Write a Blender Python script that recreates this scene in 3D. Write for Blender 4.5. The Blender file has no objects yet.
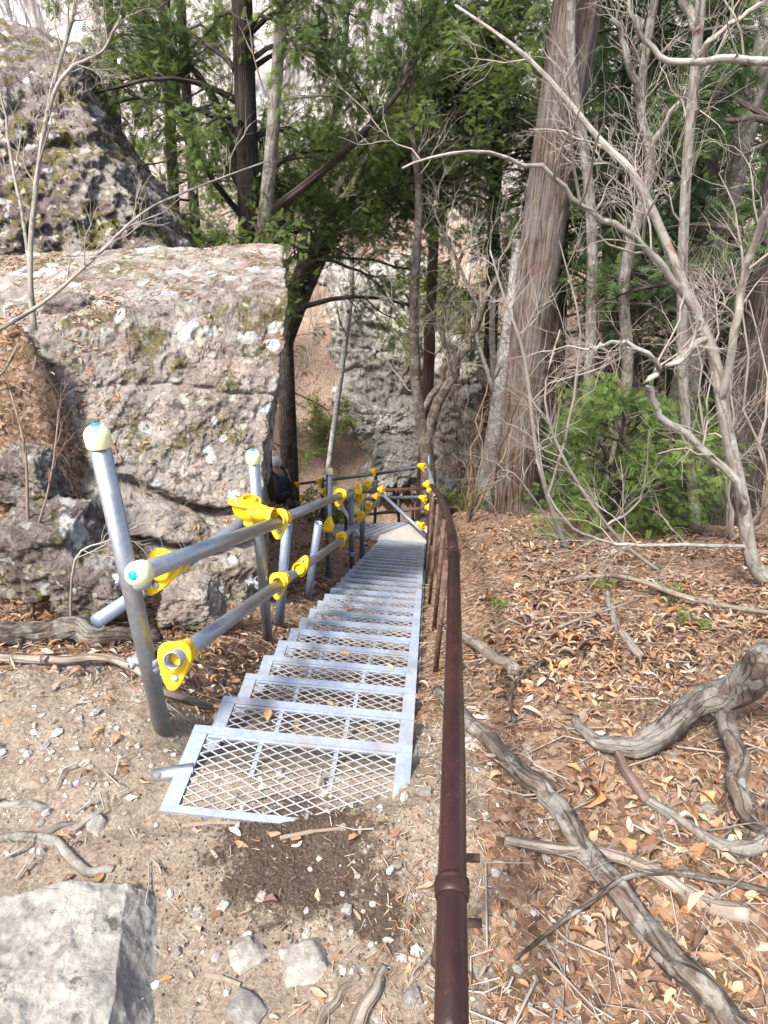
import bpy, math, random
import numpy as np
from math import radians, sin, cos, pi, atan2, sqrt
from mathutils import Vector, Matrix
rad = radians
# ------------------------------------------------------------ camera, light, exposure
FPX = 660.0; PITCH = rad(32); ROLL = rad(2)
CAM = np.array([0, 0, 1.5])
Fv = np.array([0, cos(PITCH), -sin(PITCH)]); R0 = np.array([1., 0, 0]); U0 = np.array([0, sin(PITCH), cos(PITCH)])
Rv = R0 * cos(ROLL) + U0 * sin(ROLL); Uv = U0 * cos(ROLL) - R0 * sin(ROLL)
scene = bpy.context.scene
col = scene.collection
cd = bpy.data.cameras.new('camera'); cam = bpy.data.objects.new('camera', cd); col.objects.link(cam)
cd.sensor_fit = 'VERTICAL'; cd.sensor_height = 36; cd.sensor_width = 27; cd.lens = FPX / 1024 * 36
cd.clip_start = 0.02; cd.clip_end = 3000
cam.matrix_world = Matrix(((Rv[0], Uv[0], -Fv[0], 0), (Rv[1], Uv[1], -Fv[1], 0), (Rv[2], Uv[2], -Fv[2], 1.5), (0, 0, 0, 1)))
scene.camera = cam
SUN_EL = rad(56); SUN_AZ = rad(222)           # azimuth clockwise from +Y: behind the viewer, a little left
world = bpy.data.worlds.new("World"); scene.world = world; world.use_nodes = True
wn = world.node_tree; wn.nodes.clear()
sky = wn.nodes.new('ShaderNodeTexSky'); sky.sky_type = 'NISHITA'; sky.sun_disc = False
sky.sun_elevation = SUN_EL; sky.sun_rotation = SUN_AZ; sky.air_density = 1.0; sky.dust_density = 4.0; sky.ozone_density = 0.6
bgn = wn.nodes.new('ShaderNodeBackground'); bgn.inputs['Strength'].default_value = 0.15
wo = wn.nodes.new('ShaderNodeOutputWorld')
wn.links.new(sky.outputs[0], bgn.inputs[0]); wn.links.new(bgn.outputs[0], wo.inputs[0])
sd = bpy.data.lights.new('sun', 'SUN'); sd.energy = 3.4; sd.angle = rad(8); sd.color = (1, .97, .925)
so = bpy.data.objects.new('sun', sd); col.objects.link(so)
sdir = Vector((sin(SUN_AZ) * cos(SUN_EL), cos(SUN_AZ) * cos(SUN_EL), sin(SUN_EL)))
so.rotation_euler = sdir.to_track_quat('Z', 'Y').to_euler(); so.location = (0, -3, 8)
scene.view_settings.view_transform = 'Standard'; scene.view_settings.look = 'None'
scene.view_settings.exposure = 1.12; scene.view_settings.gamma = 1
scene.cycles.max_bounces = 5; scene.cycles.diffuse_bounces = 3; scene.cycles.glossy_bounces = 2
scene.cycles.transparent_max_bounces = 8

def ray(px, py): return Fv + (px - 384) / FPX * Rv + (512 - py) / FPX * Uv
def PD(px, py, d): return CAM + d * ray(px, py)
def PT(px, py, d):                      # d is the distance of the plant; every row of it stands in one upright plane
    v = ray(px, py); return CAM + v * (d * .898) / v[1]
def PZ(px, py, z):
    v = ray(px, py); return CAM + v * (z - CAM[2]) / v[2]
A = np.array
# ------------------------------------------------------------ noise
_pr = np.random.RandomState(7)
_perm = np.tile(_pr.permutation(256), 3).astype(np.int64)
_g = _pr.normal(size=(256, 3)); _g /= np.linalg.norm(_g, axis=1)[:, None]
def pn(P):
    P = np.asarray(P, float); I = np.floor(P).astype(np.int64); f = P - I; I &= 255
    u = f * f * f * (f * (f * 6 - 15) + 10); out = 0
    for a in (0, 1):
        for b in (0, 1):
            for c in (0, 1):
                h = _perm[_perm[_perm[I[:, 0] + a] + I[:, 1] + b] + I[:, 2] + c]
                d = (_g[h] * (f - A([a, b, c]))).sum(1)
                w = (u[:, 0] if a else 1 - u[:, 0]) * (u[:, 1] if b else 1 - u[:, 1]) * (u[:, 2] if c else 1 - u[:, 2])
                out = out + d * w
    return out
def fbm(P, o=4, g=.5):
    s = 0; a = 1.; P = np.asarray(P, float)
    for i in range(o): s = s + a * pn(P * (2 ** i) + i * 17.3); a *= g
    return s
def ridg(P, o=4, g=.5):
    s = 0; a = 1.; P = np.asarray(P, float)
    for i in range(o): s = s + a * (.5 - np.abs(pn(P * (2 ** i) + i * 9.1))); a *= g
    return s
def sm(x, a, b):
    t = np.clip((np.asarray(x, float) - a) / (b - a), 0, 1); return t * t * (3 - 2 * t)
# ------------------------------------------------------------ mesh builder
class MB:
    def __init__(s): s.v = []; s.f = []; s.n = 0; s.c = []
    def add(s, v, f, c=None):
        v = np.asarray(v, float); s.v.append(v)
        for a in (f if isinstance(f, list) and len(f) and isinstance(f[0], np.ndarray) else [np.asarray(f)]):
            s.f.append(a + s.n)
        s.n += len(v)
        if c is not None: s.c.append(np.asarray(c, float))
    def poly(s, verts, faces):       # mixed polygons
        s.v.append(np.asarray(verts, float))
        for f in faces: s.f.append(np.asarray([f]) + s.n)
        s.n += len(verts)
    def box(s, a, b): 
        (x0, y0, z0), (x1, y1, z1) = a, b
        s.hexa([(x0, y0, z0), (x1, y0, z0), (x1, y1, z0), (x0, y1, z0), (x0, y0, z1), (x1, y0, z1), (x1, y1, z1), (x0, y1, z1)])
    def hexa(s, c):
        s.add(c, [[0, 3, 2, 1], [4, 5, 6, 7], [0, 1, 5, 4], [1, 2, 6, 5], [2, 3, 7, 6], [3, 0, 4, 7]])
    def bar(s, p, q, w, h, up=(0, 0, 1)):
        p = A(p, float); q = A(q, float); t = q - p; t /= np.linalg.norm(t)
        sd_ = np.cross(t, up); sd_ /= np.linalg.norm(sd_); u = np.cross(sd_, t); a = sd_ * w / 2; b = u * h / 2
        s.hexa([p - a - b, q - a - b, q + a - b, p + a - b, p - a + b, q - a + b, q + a + b, p + a + b])
    def tube(s, pts, rs, sides=8, cap=True, flute=None):
        pts = np.asarray(pts, float); n = len(pts)
        rs = np.full(n, rs, float) if np.isscalar(rs) else np.asarray(rs, float)
        t = np.empty_like(pts); t[1:-1] = pts[2:] - pts[:-2]; t[0] = pts[1] - pts[0]; t[-1] = pts[-1] - pts[-2]
        t /= np.maximum(np.linalg.norm(t, axis=1), 1e-9)[:, None]
        ref = A([0, 0, 1.]) if abs(t[0][2]) < .9 else A([1., 0, 0])
        m = t.mean(0); 
        if abs(m @ ref) > .95 * np.linalg.norm(m): ref = A([0, 1., 0])
        e1 = np.cross(t, ref); e1 /= np.maximum(np.linalg.norm(e1, axis=1), 1e-9)[:, None]; e2 = np.cross(t, e1)
        an = np.arange(sides) * 2 * pi / sides
        R_ = rs[:, None] * np.ones(sides)[None]
        if flute is not None: R_ = R_ * flute(pts, an)
        v = pts[:, None] + R_[..., None] * (np.cos(an)[None, :, None] * e1[:, None] + np.sin(an)[None, :, None] * e2[:, None])
        sl_ = np.concatenate([[0], np.cumsum(np.linalg.norm(np.diff(pts, axis=0), axis=1))]) + (len(s.c) * 1.37) % 50; rm = rs.max()
        s.c.append(np.stack([rm * np.cos(an)[None] + 0 * sl_[:, None], rm * np.sin(an)[None] + 0 * sl_[:, None], sl_[:, None] + 0 * an[None]], -1).reshape(-1, 3))
        i = np.arange(n - 1)[:, None] * sides; j = np.arange(sides)[None]; k = (j + 1) % sides
        f = np.stack([i + j, i + k, i + sides + k, i + sides + j], -1).reshape(-1, 4)
        if cap and sides > 3:
            s.v.append(v.reshape(-1, 3)); s.f += [f + s.n, np.arange(sides)[None, ::-1] + s.n, (np.arange(sides) + (n - 1) * sides)[None] + s.n]; s.n += n * sides
        else: s.add(v.reshape(-1, 3), f)
    def lathe(s, o, ax, prof, sides=16):        # prof: (along, radius)
        o = A(o, float); ax = A(ax, float); ax /= np.linalg.norm(ax)
        ref = A([0, 0, 1.]) if abs(ax[2]) < .9 else A([1., 0, 0]); e1 = np.cross(ax, ref); e1 /= np.linalg.norm(e1); e2 = np.cross(ax, e1)
        n = len(prof); v = []
        for (a, r) in prof:
            for k in range(sides):
                t = 2 * pi * k / sides; v.append(o + ax * a + r * (cos(t) * e1 + sin(t) * e2))
        i = np.arange(n - 1)[:, None] * sides; j = np.arange(sides)[None]; k = (j + 1) % sides
        f = np.stack([i + j, i + k, i + sides + k, i + sides + j], -1).reshape(-1, 4); s.add(v, f)
    def mesh(s, name, org, smooth):
        me = bpy.data.meshes.new(name); v = np.concatenate(s.v) - org
        tot = [np.full(len(f), f.shape[1]) for f in s.f]; lt = np.concatenate(tot); idx = np.concatenate([f.ravel() for f in s.f])
        me.vertices.add(len(v)); me.vertices.foreach_set('co', v.ravel().astype(np.float32))
        me.loops.add(len(idx)); me.loops.foreach_set('vertex_index', idx.astype(np.int32))
        me.polygons.add(len(lt)); st = np.concatenate([[0], np.cumsum(lt)[:-1]])
        me.polygons.foreach_set('loop_start', st.astype(np.int32)); me.polygons.foreach_set('loop_total', lt.astype(np.int32))
        me.polygons.foreach_set('use_smooth', np.full(len(lt), bool(smooth)))
        me.update(calc_edges=True)
        if s.c and sum(len(c_) for c_ in s.c) == len(v):
            at = me.color_attributes.new('tint', 'FLOAT_COLOR', 'POINT'); c = np.concatenate(s.c)
            at.data.foreach_set('color', np.concatenate([c, np.ones((len(c), 1))], 1).ravel().astype(np.float32))
        return me
ORG = {}
def tag(o, label=None, cat=None, group=None, kind=None):
    if label: o['label'] = label
    if cat: o['category'] = cat
    if group: o['group'] = group
    if kind: o['kind'] = kind
    return o
def root(name, loc, label, cat, group=None):
    o = bpy.data.objects.new(name, None); col.objects.link(o); o.location = [float(a) for a in loc]; o.empty_display_size = .1
    ORG[o.name] = A(loc, float); return tag(o, label, cat, group)
def obj(name, mb, mat, parent=None, base=None, smooth=True, label=None, cat=None, group=None, kind=None):
    org = ORG[parent.name] if parent is not None else (A(base, float) if base is not None else np.zeros(3))
    me = mb.mesh(name, org, smooth); o = bpy.data.objects.new(name, me); col.objects.link(o)
    for m in (mat if isinstance(mat, list) else [mat]): me.materials.append(m)
    ORG[o.name] = org
    if parent is not None: o.parent = parent
    else: o.location = [float(a) for a in org]
    return tag(o, label, cat, group, kind)
def copy_tree(o, parent=None):
    kids = [c for c in bpy.data.objects if c.parent == o]
    c = o.copy(); col.objects.link(c); ORG[c.name] = ORG.get(o.name, np.zeros(3))
    if parent is not None: c.parent = parent
    for k in kids: copy_tree(k, c)
    return c
# ------------------------------------------------------------ materials
class NT:
    def __init__(s, name):
        s.m = bpy.data.materials.new(name); s.m.use_nodes = True; s.t = s.m.node_tree; s.t.nodes.clear()
        s.out = s.t.nodes.new('ShaderNodeOutputMaterial'); s.b = s.t.nodes.new('ShaderNodeBsdfPrincipled'); s.t.links.new(s.b.outputs[0], s.out.inputs[0])
        tc = s.t.nodes.new('ShaderNodeTexCoord'); s.co = tc.outputs['Object']
    def L(s, a, b): s.t.links.new(a, b)
    def map(s, sc=(1, 1, 1), co=None):
        n = s.t.nodes.new('ShaderNodeMapping'); n.inputs['Scale'].default_value = sc; s.L(co or s.co, n.inputs[0]); return n.outputs[0]
    def noise(s, scale, detail=5, rough=.55, co=None, dist=0):
        n = s.t.nodes.new('ShaderNodeTexNoise'); n.inputs['Scale'].default_value = scale; n.inputs['Detail'].default_value = detail
        n.inputs['Roughness'].default_value = rough; n.inputs['Distortion'].default_value = dist; s.L(co or s.co, n.inputs['Vector']); return n.outputs['Fac']
    def vor(s, scale, feat='F1', co=None, o='Distance', rnd=1):
        n = s.t.nodes.new('ShaderNodeTexVoronoi'); n.feature = feat; n.inputs['Scale'].default_value = scale; n.inputs['Randomness'].default_value = rnd; s.L(co or s.co, n.inputs['Vector']); return n.outputs[o]
    def ramp(s, fac, stops):
        n = s.t.nodes.new('ShaderNodeValToRGB'); e = n.color_ramp.elements
        while len(e) < len(stops): e.new(.5)
        for k, (p_, c) in enumerate(stops):
            e[k].position = p_; e[k].color = (c, c, c, 1) if np.isscalar(c) else (*c, 1)
        s.L(fac, n.inputs[0]); return n.outputs[0]
    def mix(s, fac, a, b, mode='MIX'):
        n = s.t.nodes.new('ShaderNodeMix'); n.data_type = 'RGBA'; n.blend_type = mode
        for v, i in ((fac, 0), (a, 6), (b, 7)):
            if isinstance(v, (int, float)): n.inputs[i].default_value = v if i == 0 else (v, v, v, 1)
            elif isinstance(v, tuple): n.inputs[i].default_value = (*v, 1)
            else: s.L(v, n.inputs[i])
        return n.outputs[2]
    def math(s, op, a, b=0.0):
        n = s.t.nodes.new('ShaderNodeMath'); n.operation = op
        for v, i in ((a, 0), (b, 1)):
            if isinstance(v, (int, float)): n.inputs[i].default_value = v
            else: s.L(v, n.inputs[i])
        return n.outputs[0]
    def attr(s, name):
        n = s.t.nodes.new('ShaderNodeAttribute'); n.attribute_name = name; return n
    def sep(s, c):
        n = s.t.nodes.new('ShaderNodeSeparateColor'); s.L(c, n.inputs[0]); return n.outputs
    def bump(s, h, dist, strength=1.0, prev=None):
        n = s.t.nodes.new('ShaderNodeBump'); n.inputs['Distance'].default_value = dist; n.inputs['Strength'].default_value = strength
        s.L(h, n.inputs['Height']); 
        if prev is not None: s.L(prev, n.inputs['Normal'])
        s.L(n.outputs[0], s.b.inputs['Normal']); return n.outputs[0]
    def fin(s, c, rough=.8, metal=0., spec=.3):
        if isinstance(c, tuple): s.b.inputs['Base Color'].default_value = (*c, 1)
        else: s.L(c, s.b.inputs['Base Color'])
        if isinstance(rough, float): s.b.inputs['Roughness'].default_value = rough
        else: s.L(rough, s.b.inputs['Roughness'])
        s.b.inputs['Metallic'].default_value = metal; s.b.inputs['Specular IOR Level'].default_value = spec; return s.m
def m_plain(name, stops, scale=8, rough=.7, metal=0., bump=0., bscale=40, spec=.4, stretch=(1, 1, 1)):
    n = NT(name); co = n.map(stretch); c = n.ramp(n.noise(scale, 6, .6, co), stops)
    if bump: n.bump(n.noise(bscale, 5, .6, co), bump)
    return n.fin(c, rough, metal, spec)
def m_rock(name, tones, strata=0., lich=.5, moss=.5, sc=1.0, needles=0., bs=1.0, mossx=0, mt=0.):
    n = NT(name)
    wn_ = n.noise(1.1 * sc, 4, .6)
    c = n.ramp(n.noise(2.6 * sc, 9, .68, dist=.6), [(.25, tones[0]), (.42, tones[1]), (.55, tones[2]), (.72, tones[3])])
    fine = n.noise(42 * sc, 6, .75)
    wv = n.t.nodes.new('ShaderNodeVectorMath'); wv.operation = 'ADD'; wa = n.t.nodes.new('ShaderNodeTexNoise'); wa.inputs['Scale'].default_value = 7 * sc; wa.inputs['Detail'].default_value = 4; n.L(n.co, wa.inputs['Vector'])
    wm = n.t.nodes.new('ShaderNodeVectorMath'); wm.operation = 'SCALE'; wm.inputs['Scale'].default_value = .16 / sc; n.L(wa.outputs['Color'], wm.inputs[0]); n.L(n.co, wv.inputs[0]); n.L(wm.outputs[0], wv.inputs[1])
    cells = n.vor(11 * sc, 'F1', wv.outputs[0], 'Color'); c = n.mix(.42, c, n.ramp(n.sep(cells)[0], [(0, .25), (1, .78)]), 'OVERLAY')
    c = n.mix(.55, c, n.ramp(fine, [(.3, .22), (.5, .5), (.72, .85)]), 'OVERLAY')
    # grey weathering film and dark algae patches
    c = n.mix(n.ramp(n.noise(5.5 * sc, 8, .7), [(.49, 0), (.56, .6)]), c, (.40, .385, .33))
    c = n.mix(n.ramp(n.noise(9 * sc, 7, .75, n.map((1, 1, 1.6))), [(.57, 0), (.61, .85)]), c, (.085, .075, .06))
    geo = n.t.nodes.new('ShaderNodeNewGeometry'); sx = n.t.nodes.new('ShaderNodeSeparateXYZ'); n.L(geo.outputs['Normal'], sx.inputs[0])
    if needles:
        k = n.math('MULTIPLY', n.ramp(n.noise(3.1 * sc, 8, .75), [(.54, 0), (.60, 1)]), n.ramp(sx.outputs[2], [(.35, 0), (.6, needles)]))
        c = n.mix(k, c, n.ramp(fine, [(.35, (.17, .09, .05)), (.6, (.36, .22, .12))]))
    if moss:
        k = n.math('MULTIPLY', n.ramp(n.noise(4.3 * sc, 8, .75, dist=.4), [(.535 - mt, 0), (.57 - mt, 1)]), n.ramp(n.noise(60, 3, .6), [(.35, .2), (.5, 1)]))
        if mossx:
            sp_ = n.t.nodes.new('ShaderNodeSeparateXYZ'); n.L(n.co, sp_.inputs[0]); k3 = n.math('MULTIPLY', n.ramp(n.noise(3.7, 8, .75), [(.44, 0), (.52, .9)]), n.ramp(n.math('SUBTRACT', .5, n.math('ADD', sp_.outputs[0], n.math('MULTIPLY', sp_.outputs[2], .5))), [(.55, 0), (1.0, 1)])); k = n.math('MAXIMUM', k, k3)
        k = n.math('MULTIPLY', k, moss)
        c = n.mix(k, c, n.ramp(n.noise(15, 4, .6), [(.35, (.07, .065, .018)), (.62, (.22, .19, .05))]))
    if lich:
        v = n.vor(5.2 * sc, 'F1')
        warp = n.math('ADD', v, n.math('MULTIPLY', n.noise(26 * sc, 4, .7), .28))
        k = n.math('MULTIPLY', n.ramp(warp, [(.33, 1), (.36, 0)]), n.ramp(wn_, [(.44, 0), (.52, lich)]))
        c = n.mix(k, c, (.72, .73, .71))
        for sc_, th, pr_, cl in ((2.6, .17, .55, (.74, .75, .73)), (6.5, .24, .6, (.68, .69, .64)), (14, .30, .62, (.60, .58, .46))):
            vd = n.vor(sc_ * sc, 'F1', wv.outputs[0]); vc = n.sep(n.vor(sc_ * sc, 'F1', wv.outputs[0], 'Color'))[0]
            kk = n.math('MULTIPLY', n.ramp(n.math('ADD', vd, n.math('MULTIPLY', n.math('SUBTRACT', fine, .5), .35)), [(th, 1), (th + .04, 0)]), n.ramp(vc, [(pr_, 0), (pr_ + .03, lich)]))
            c = n.mix(kk, c, cl)
        v2 = n.vor(16 * sc, 'F1'); k2 = n.math('MULTIPLY', n.ramp(n.math('ADD', v2, n.math('MULTIPLY', fine, .3)), [(.27, 1), (.33, 0)]), lich * .8)
        c = n.mix(k2, c, (.55, .54, .47))
    b1 = n.bump(n.noise(9 * sc, 10, .76), .10 * bs, .9)
    b1 = n.bump(n.vor(16 * sc, 'F1', wv.outputs[0]), .03 * bs, .8, b1)
    b2 = n.bump(n.ramp(n.vor(7 * sc, 'DISTANCE_TO_EDGE', n.map((1, 1, 1 + 2.5 * strata), wv.outputs[0])), [(0, 0), (.035, 1)]), .012 * bs, .5, b1)
    n.bump(fine, .02 * bs, 1., b2)
    return n.fin(c, .9, 0., .25)
def m_bark(name, a, b, c_, lich=0., zs=.12, scale=30, bump=.02, spots=0., red=0.):
    n = NT(name); base = n.attr('tint').outputs['Vector']; co = n.map((1, 1, zs), base)
    f1 = n.noise(scale, 8, .72, co, .6); c = n.ramp(f1, [(.36, a), (.5, b), (.64, c_)])
    ed = n.vor(scale * .55, 'DISTANCE_TO_EDGE', n.map((1, 1, zs * .8), base)); crk = n.ramp(ed, [(0, 0), (.09, 1)])
    c = n.mix(n.math('MULTIPLY', n.math('SUBTRACT', 1.0, crk), .75), c, tuple(x * .45 for x in a))
    c = n.mix(n.ramp(n.noise(3.0, 5, .65), [(.4, 0), (.62, .45)]), c, tuple(x * .8 + .02 for x in c_))
    if lich:
        k = n.ramp(n.noise(8, 8, .75), [(.5, 0), (.55, lich)]); c = n.mix(k, c, (.40, .41, .36))
        k = n.ramp(n.math('ADD', n.vor(13, 'F1'), n.math('MULTIPLY', n.noise(40, 3), .3)), [(.30, lich), (.34, 0)]); c = n.mix(k, c, (.50, .51, .47))
    if spots:
        k = n.ramp(n.noise(3.5, 5, .7), [(.62, 0), (.66, spots)]); c = n.mix(k, c, (.24, .12, .08))
    if red: c = n.mix(n.ramp(n.noise(9, 6, .7, n.map((1, 1, .12), base)), [(.53, 0), (.60, red)]), c, (.20, .075, .045)); c = n.mix(n.ramp(n.noise(1.6, 4, .6), [(.45, 0), (.6, .5)]), c, (.27, .255, .23))
    b1 = n.bump(crk, bump * .6, .8); n.bump(n.noise(scale * 1.2, 8, .75, co), bump, 1., b1)
    return n.fin(c, .92, 0., .2)
def m_tint(name, rough=.75, trans=0., bump=0., amt=1.0):
    n = NT(name); at = n.attr('tint'); c = n.mix(.35, at.outputs['Color'], n.ramp(n.noise(55, 4, .6), [(.3, .3), (.7, .7)]), 'OVERLAY')
    n.fin(c, rough, 0., .3)
    if bump: n.bump(n.noise(60, 3), bump)
    if trans:
        tr = n.t.nodes.new('ShaderNodeBsdfTranslucent'); mx = n.t.nodes.new('ShaderNodeMixShader'); mx.inputs[0].default_value = trans
        n.L(c, tr.inputs[0]); n.L(n.b.outputs[0], mx.inputs[1]); n.L(tr.outputs[0], mx.inputs[2]); n.L(mx.outputs[0], n.out.inputs[0])
    return n.m
M = {}
n = NT('terrain'); at = n.attr('tint'); rr = n.sep(at.outputs['Color'])        # r litter, g humus, b far hill
fine = n.noise(120, 5, .75); med = n.noise(14, 8, .72)
dirt = n.mix(n.ramp(med, [(.35, 0), (.65, 1)]), (.27, .21, .155), (.43, .355, .27))
dirt = n.mix(.7, dirt, n.ramp(fine, [(.3, .2), (.5, .5), (.7, .85)]), 'OVERLAY')
vv = n.vor(55, 'F1', o='Color'); lit_ = n.ramp(n.sep(vv)[0], [(.0, (.12, .075, .05)), (.35, (.25, .155, .10)), (.7, (.36, .235, .155)), (1, (.46, .34, .25))])
lit_ = n.mix(.6, lit_, n.ramp(med, [(.3, .25), (.7, .75)]), 'OVERLAY')
c = n.mix(n.ramp(n.math('ADD', rr[0], n.math('MULTIPLY', n.math('SUBTRACT', med, .5), .9)), [(.4, 0), (.6, 1)]), dirt, lit_)
c = n.mix(n.ramp(n.math('ADD', rr[1], n.math('MULTIPLY', n.math('SUBTRACT', n.noise(22, 8, .8), .5), 1.9)), [(.42, 0), (.62, .95)]), c, n.ramp(fine, [(.35, (.045, .032, .024)), (.62, (.14, .10, .075))]))
mossk = n.math('MULTIPLY', n.ramp(n.noise(5, 6, .7), [(.58, 0), (.64, .55)]), rr[0]); c = n.mix(mossk, c, (.16, .14, .05))
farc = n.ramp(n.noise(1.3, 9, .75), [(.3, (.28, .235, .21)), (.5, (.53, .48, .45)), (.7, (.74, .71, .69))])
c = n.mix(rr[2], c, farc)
b1 = n.bump(med, .05, .8); b2 = n.bump(n.vor(48, 'F1'), .012, .8, b1); n.bump(fine, .008, .9, b2)
M['terrain'] = n.fin(c, .95, 0., .15)
def m_galv(name, base, rough=.38, metal=.85, dirt_=.25):
    n = NT(name)
    sp = n.ramp(n.sep(n.vor(90, 'F1', o='Color'))[0], [(0, .35), (1, .65)]); c = n.mix(.3, base, sp, 'OVERLAY')
    c = n.mix(n.ramp(n.noise(3.3, 7, .75), [(.5, 0), (.62, dirt_)]), c, (.27, .225, .18))
    c = n.mix(n.ramp(n.noise(6, 7, .7), [(.5, 0), (.7, dirt_)]), c, (.36, .34, .31))
    n.bump(n.noise(90, 4), .0006, .6)
    r_ = n.ramp(n.noise(11, 5, .7), [(.3, rough - .08), (.7, rough + .2)])
    return n.fin(c, r_, metal, .5)
M['galv'] = m_galv('galvanised_tube', (.33, .35, .38))
M['tread'] = m_galv('galvanised_plate', (.36, .41, .49), .5, .5, .55)
M['mesh'] = m_galv('galvanised_mesh', (.40, .41, .42), .55, .3, .5)
M['blue'] = m_galv('bluish_tube', (.24, .29, .39), .45, .5)
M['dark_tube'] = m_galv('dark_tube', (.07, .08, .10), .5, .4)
n = NT('yellow_plastic'); c = n.mix(n.ramp(n.noise(40, 6, .7), [(.5, 0), (.72, .5)]), (.84, .54, .015), (.62, .43, .06)); n.bump(n.noise(70, 3), .001); c = n.mix(n.ramp(n.noise(14, 8, .78), [(.54, 0), (.62, .55)]), c, (.30, .22, .10)); M['yellow'] = n.fin(c, .6, 0., .3)
M['cream'] = m_plain('cream_plastic', [(.3, (.80, .72, .36)), (.7, (.88, .84, .55))], 20, .45)
M['teal'] = m_plain('teal_dot', [(.3, (.0, .36, .38)), (.7, (.01, .45, .45))], 20, .4)
M['black'] = m_plain('black_rubber', [(.3, (.01, .01, .012)), (.7, (.03, .03, .03))], 20, .6)
n = NT('brown_paint'); c = n.ramp(n.noise(7, 8, .72, n.map((1, .35, 1))), [(.3, (.016, .006, .005)), (.5, (.027, .009, .007)), (.64, (.05, .015, .010)), (.8, (.10, .04, .025))])
c = n.mix(n.ramp(n.noise(60, 5, .8), [(.62, 0), (.68, .6)]), c, (.13, .055, .035)); n.bump(n.noise(50, 5, .7), .0015, .8)
M['brown'] = n.fin(c, n.ramp(n.noise(14, 6, .7), [(.35, .25), (.7, .55)]), 0., .45)
M['rust'] = m_plain('rusty_post', [(.3, (.05, .025, .018)), (.5, (.105, .058, .042)), (.7, (.20, .13, .095))], 25, .85, bump=.003)
M['wood_plate'] = m_plain('dusty_plate', [(.3, (.30, .27, .23)), (.7, (.45, .42, .37))], 6, .85, bump=.004)
M['rock_pink'] = m_rock('lichen_rock', [(.20, .16, .135), (.40, .32, .275), (.52, .44, .39), (.64, .58, .51)], 0, 1., .85, 1., .8, 1., 1)
M['rock_dark'] = m_rock('mossy_rock', [(.08, .062, .055), (.18, .14, .13), (.30, .25, .235), (.46, .41, .38)], 0, .7, 1.0, .9, .4, 1., 0, .025)
M['rock_cliff'] = m_rock('layered_rock', [(.17, .15, .13), (.34, .31, .28), (.46, .43, .39), (.58, .55, .50)], 1., .4, .3, .5)
M['rock_pale'] = m_rock('pale_stone', [(.15, .137, .12), (.205, .19, .17), (.25, .23, .205), (.30, .28, .255)], 0, .0, .0, 1.1, 0., .12)
M['rock_cream'] = m_rock('cream_stone', [(.20, .18, .155), (.28, .255, .22), (.33, .305, .265), (.39, .365, .325)], 0, .0, .0, 1.1, 0., .12)
M['bark_cedar'] = m_bark('cedar_bark', (.05, .028, .02), (.15, .105, .082), (.27, .22, .19), 0., .09, 26, .035, 0., .4)
M['bark_dark'] = m_bark('dark_bark', (.022, .016, .013), (.06, .046, .038), (.13, .105, .09), 0., .08, 30, .02)
M['bark_brown'] = m_bark('brown_bark', (.035, .025, .02), (.095, .07, .055), (.19, .155, .13), .2, .1, 30, .02)
M['bark_grey'] = m_bark('grey_bark', (.10, .082, .066), (.18, .155, .13), (.27, .24, .21), .4, .3, 22, .008)
M['bark_pale'] = m_bark('pale_bark', (.17, .145, .12), (.28, .25, .21), (.38, .345, .30), .5, .4, 18, .005, .8)
M['bark_white'] = m_bark('white_bark', (.13, .12, .11), (.50, .48, .46), (.66, .64, .62), 0., 2.0, 9, .004)
M['bark_red'] = m_bark('red_bark', (.08, .045, .035), (.16, .095, .075), (.26, .18, .15), 0., .1, 26, .01)
M['bark_moss'] = m_bark('weathered_branch', (.045, .034, .026), (.12, .09, .07), (.22, .18, .145), .35, .3, 55, .008)
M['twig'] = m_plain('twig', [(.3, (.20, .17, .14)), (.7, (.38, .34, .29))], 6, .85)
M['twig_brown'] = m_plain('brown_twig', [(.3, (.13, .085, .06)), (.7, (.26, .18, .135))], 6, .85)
M['twig_far'] = m_plain('hazy_twig', [(.3, (.33, .295, .27)), (.7, (.54, .50, .47))], 2, .9)  # distance haze is put into this paler twig colour
M['deadwood'] = m_bark('dead_wood', (.12, .085, .06), (.24, .19, .145), (.36, .30, .24), .2, .15, 60, .006)
M['foliage'] = m_tint('foliage', .6, .5)
M['litter'] = m_tint('leaf_litter', .8, .2)
M['pebble'] = m_tint('pebbles', .85, 0., .004)
# ------------------------------------------------------------ stairs datum
L1 = PZ(196, 724, 0.); R1 = PZ(412, 747, 0.)
SV = ray(428, 490); SV = SV / np.linalg.norm(SV); STEP = SV * .26
SAZ = atan2(SV[0], SV[1]); SLP = -SV[2] / np.hypot(SV[0], SV[1])
NST = 28
hd = A([SV[0], SV[1], 0]); hd /= np.linalg.norm(hd)                 # heading of the flight
sidev = A([hd[1], -hd[0], 0])
MID1 = (L1 + R1) / 2
L1 = MID1 - sidev * .305; R1 = MID1 + sidev * .305
def stair_z(y): return -SLP / cos(SAZ) * np.maximum(y - MID1[1], 0)
def stair_xc(y): return MID1[0] + (y - MID1[1]) * math.tan(SAZ)
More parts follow.
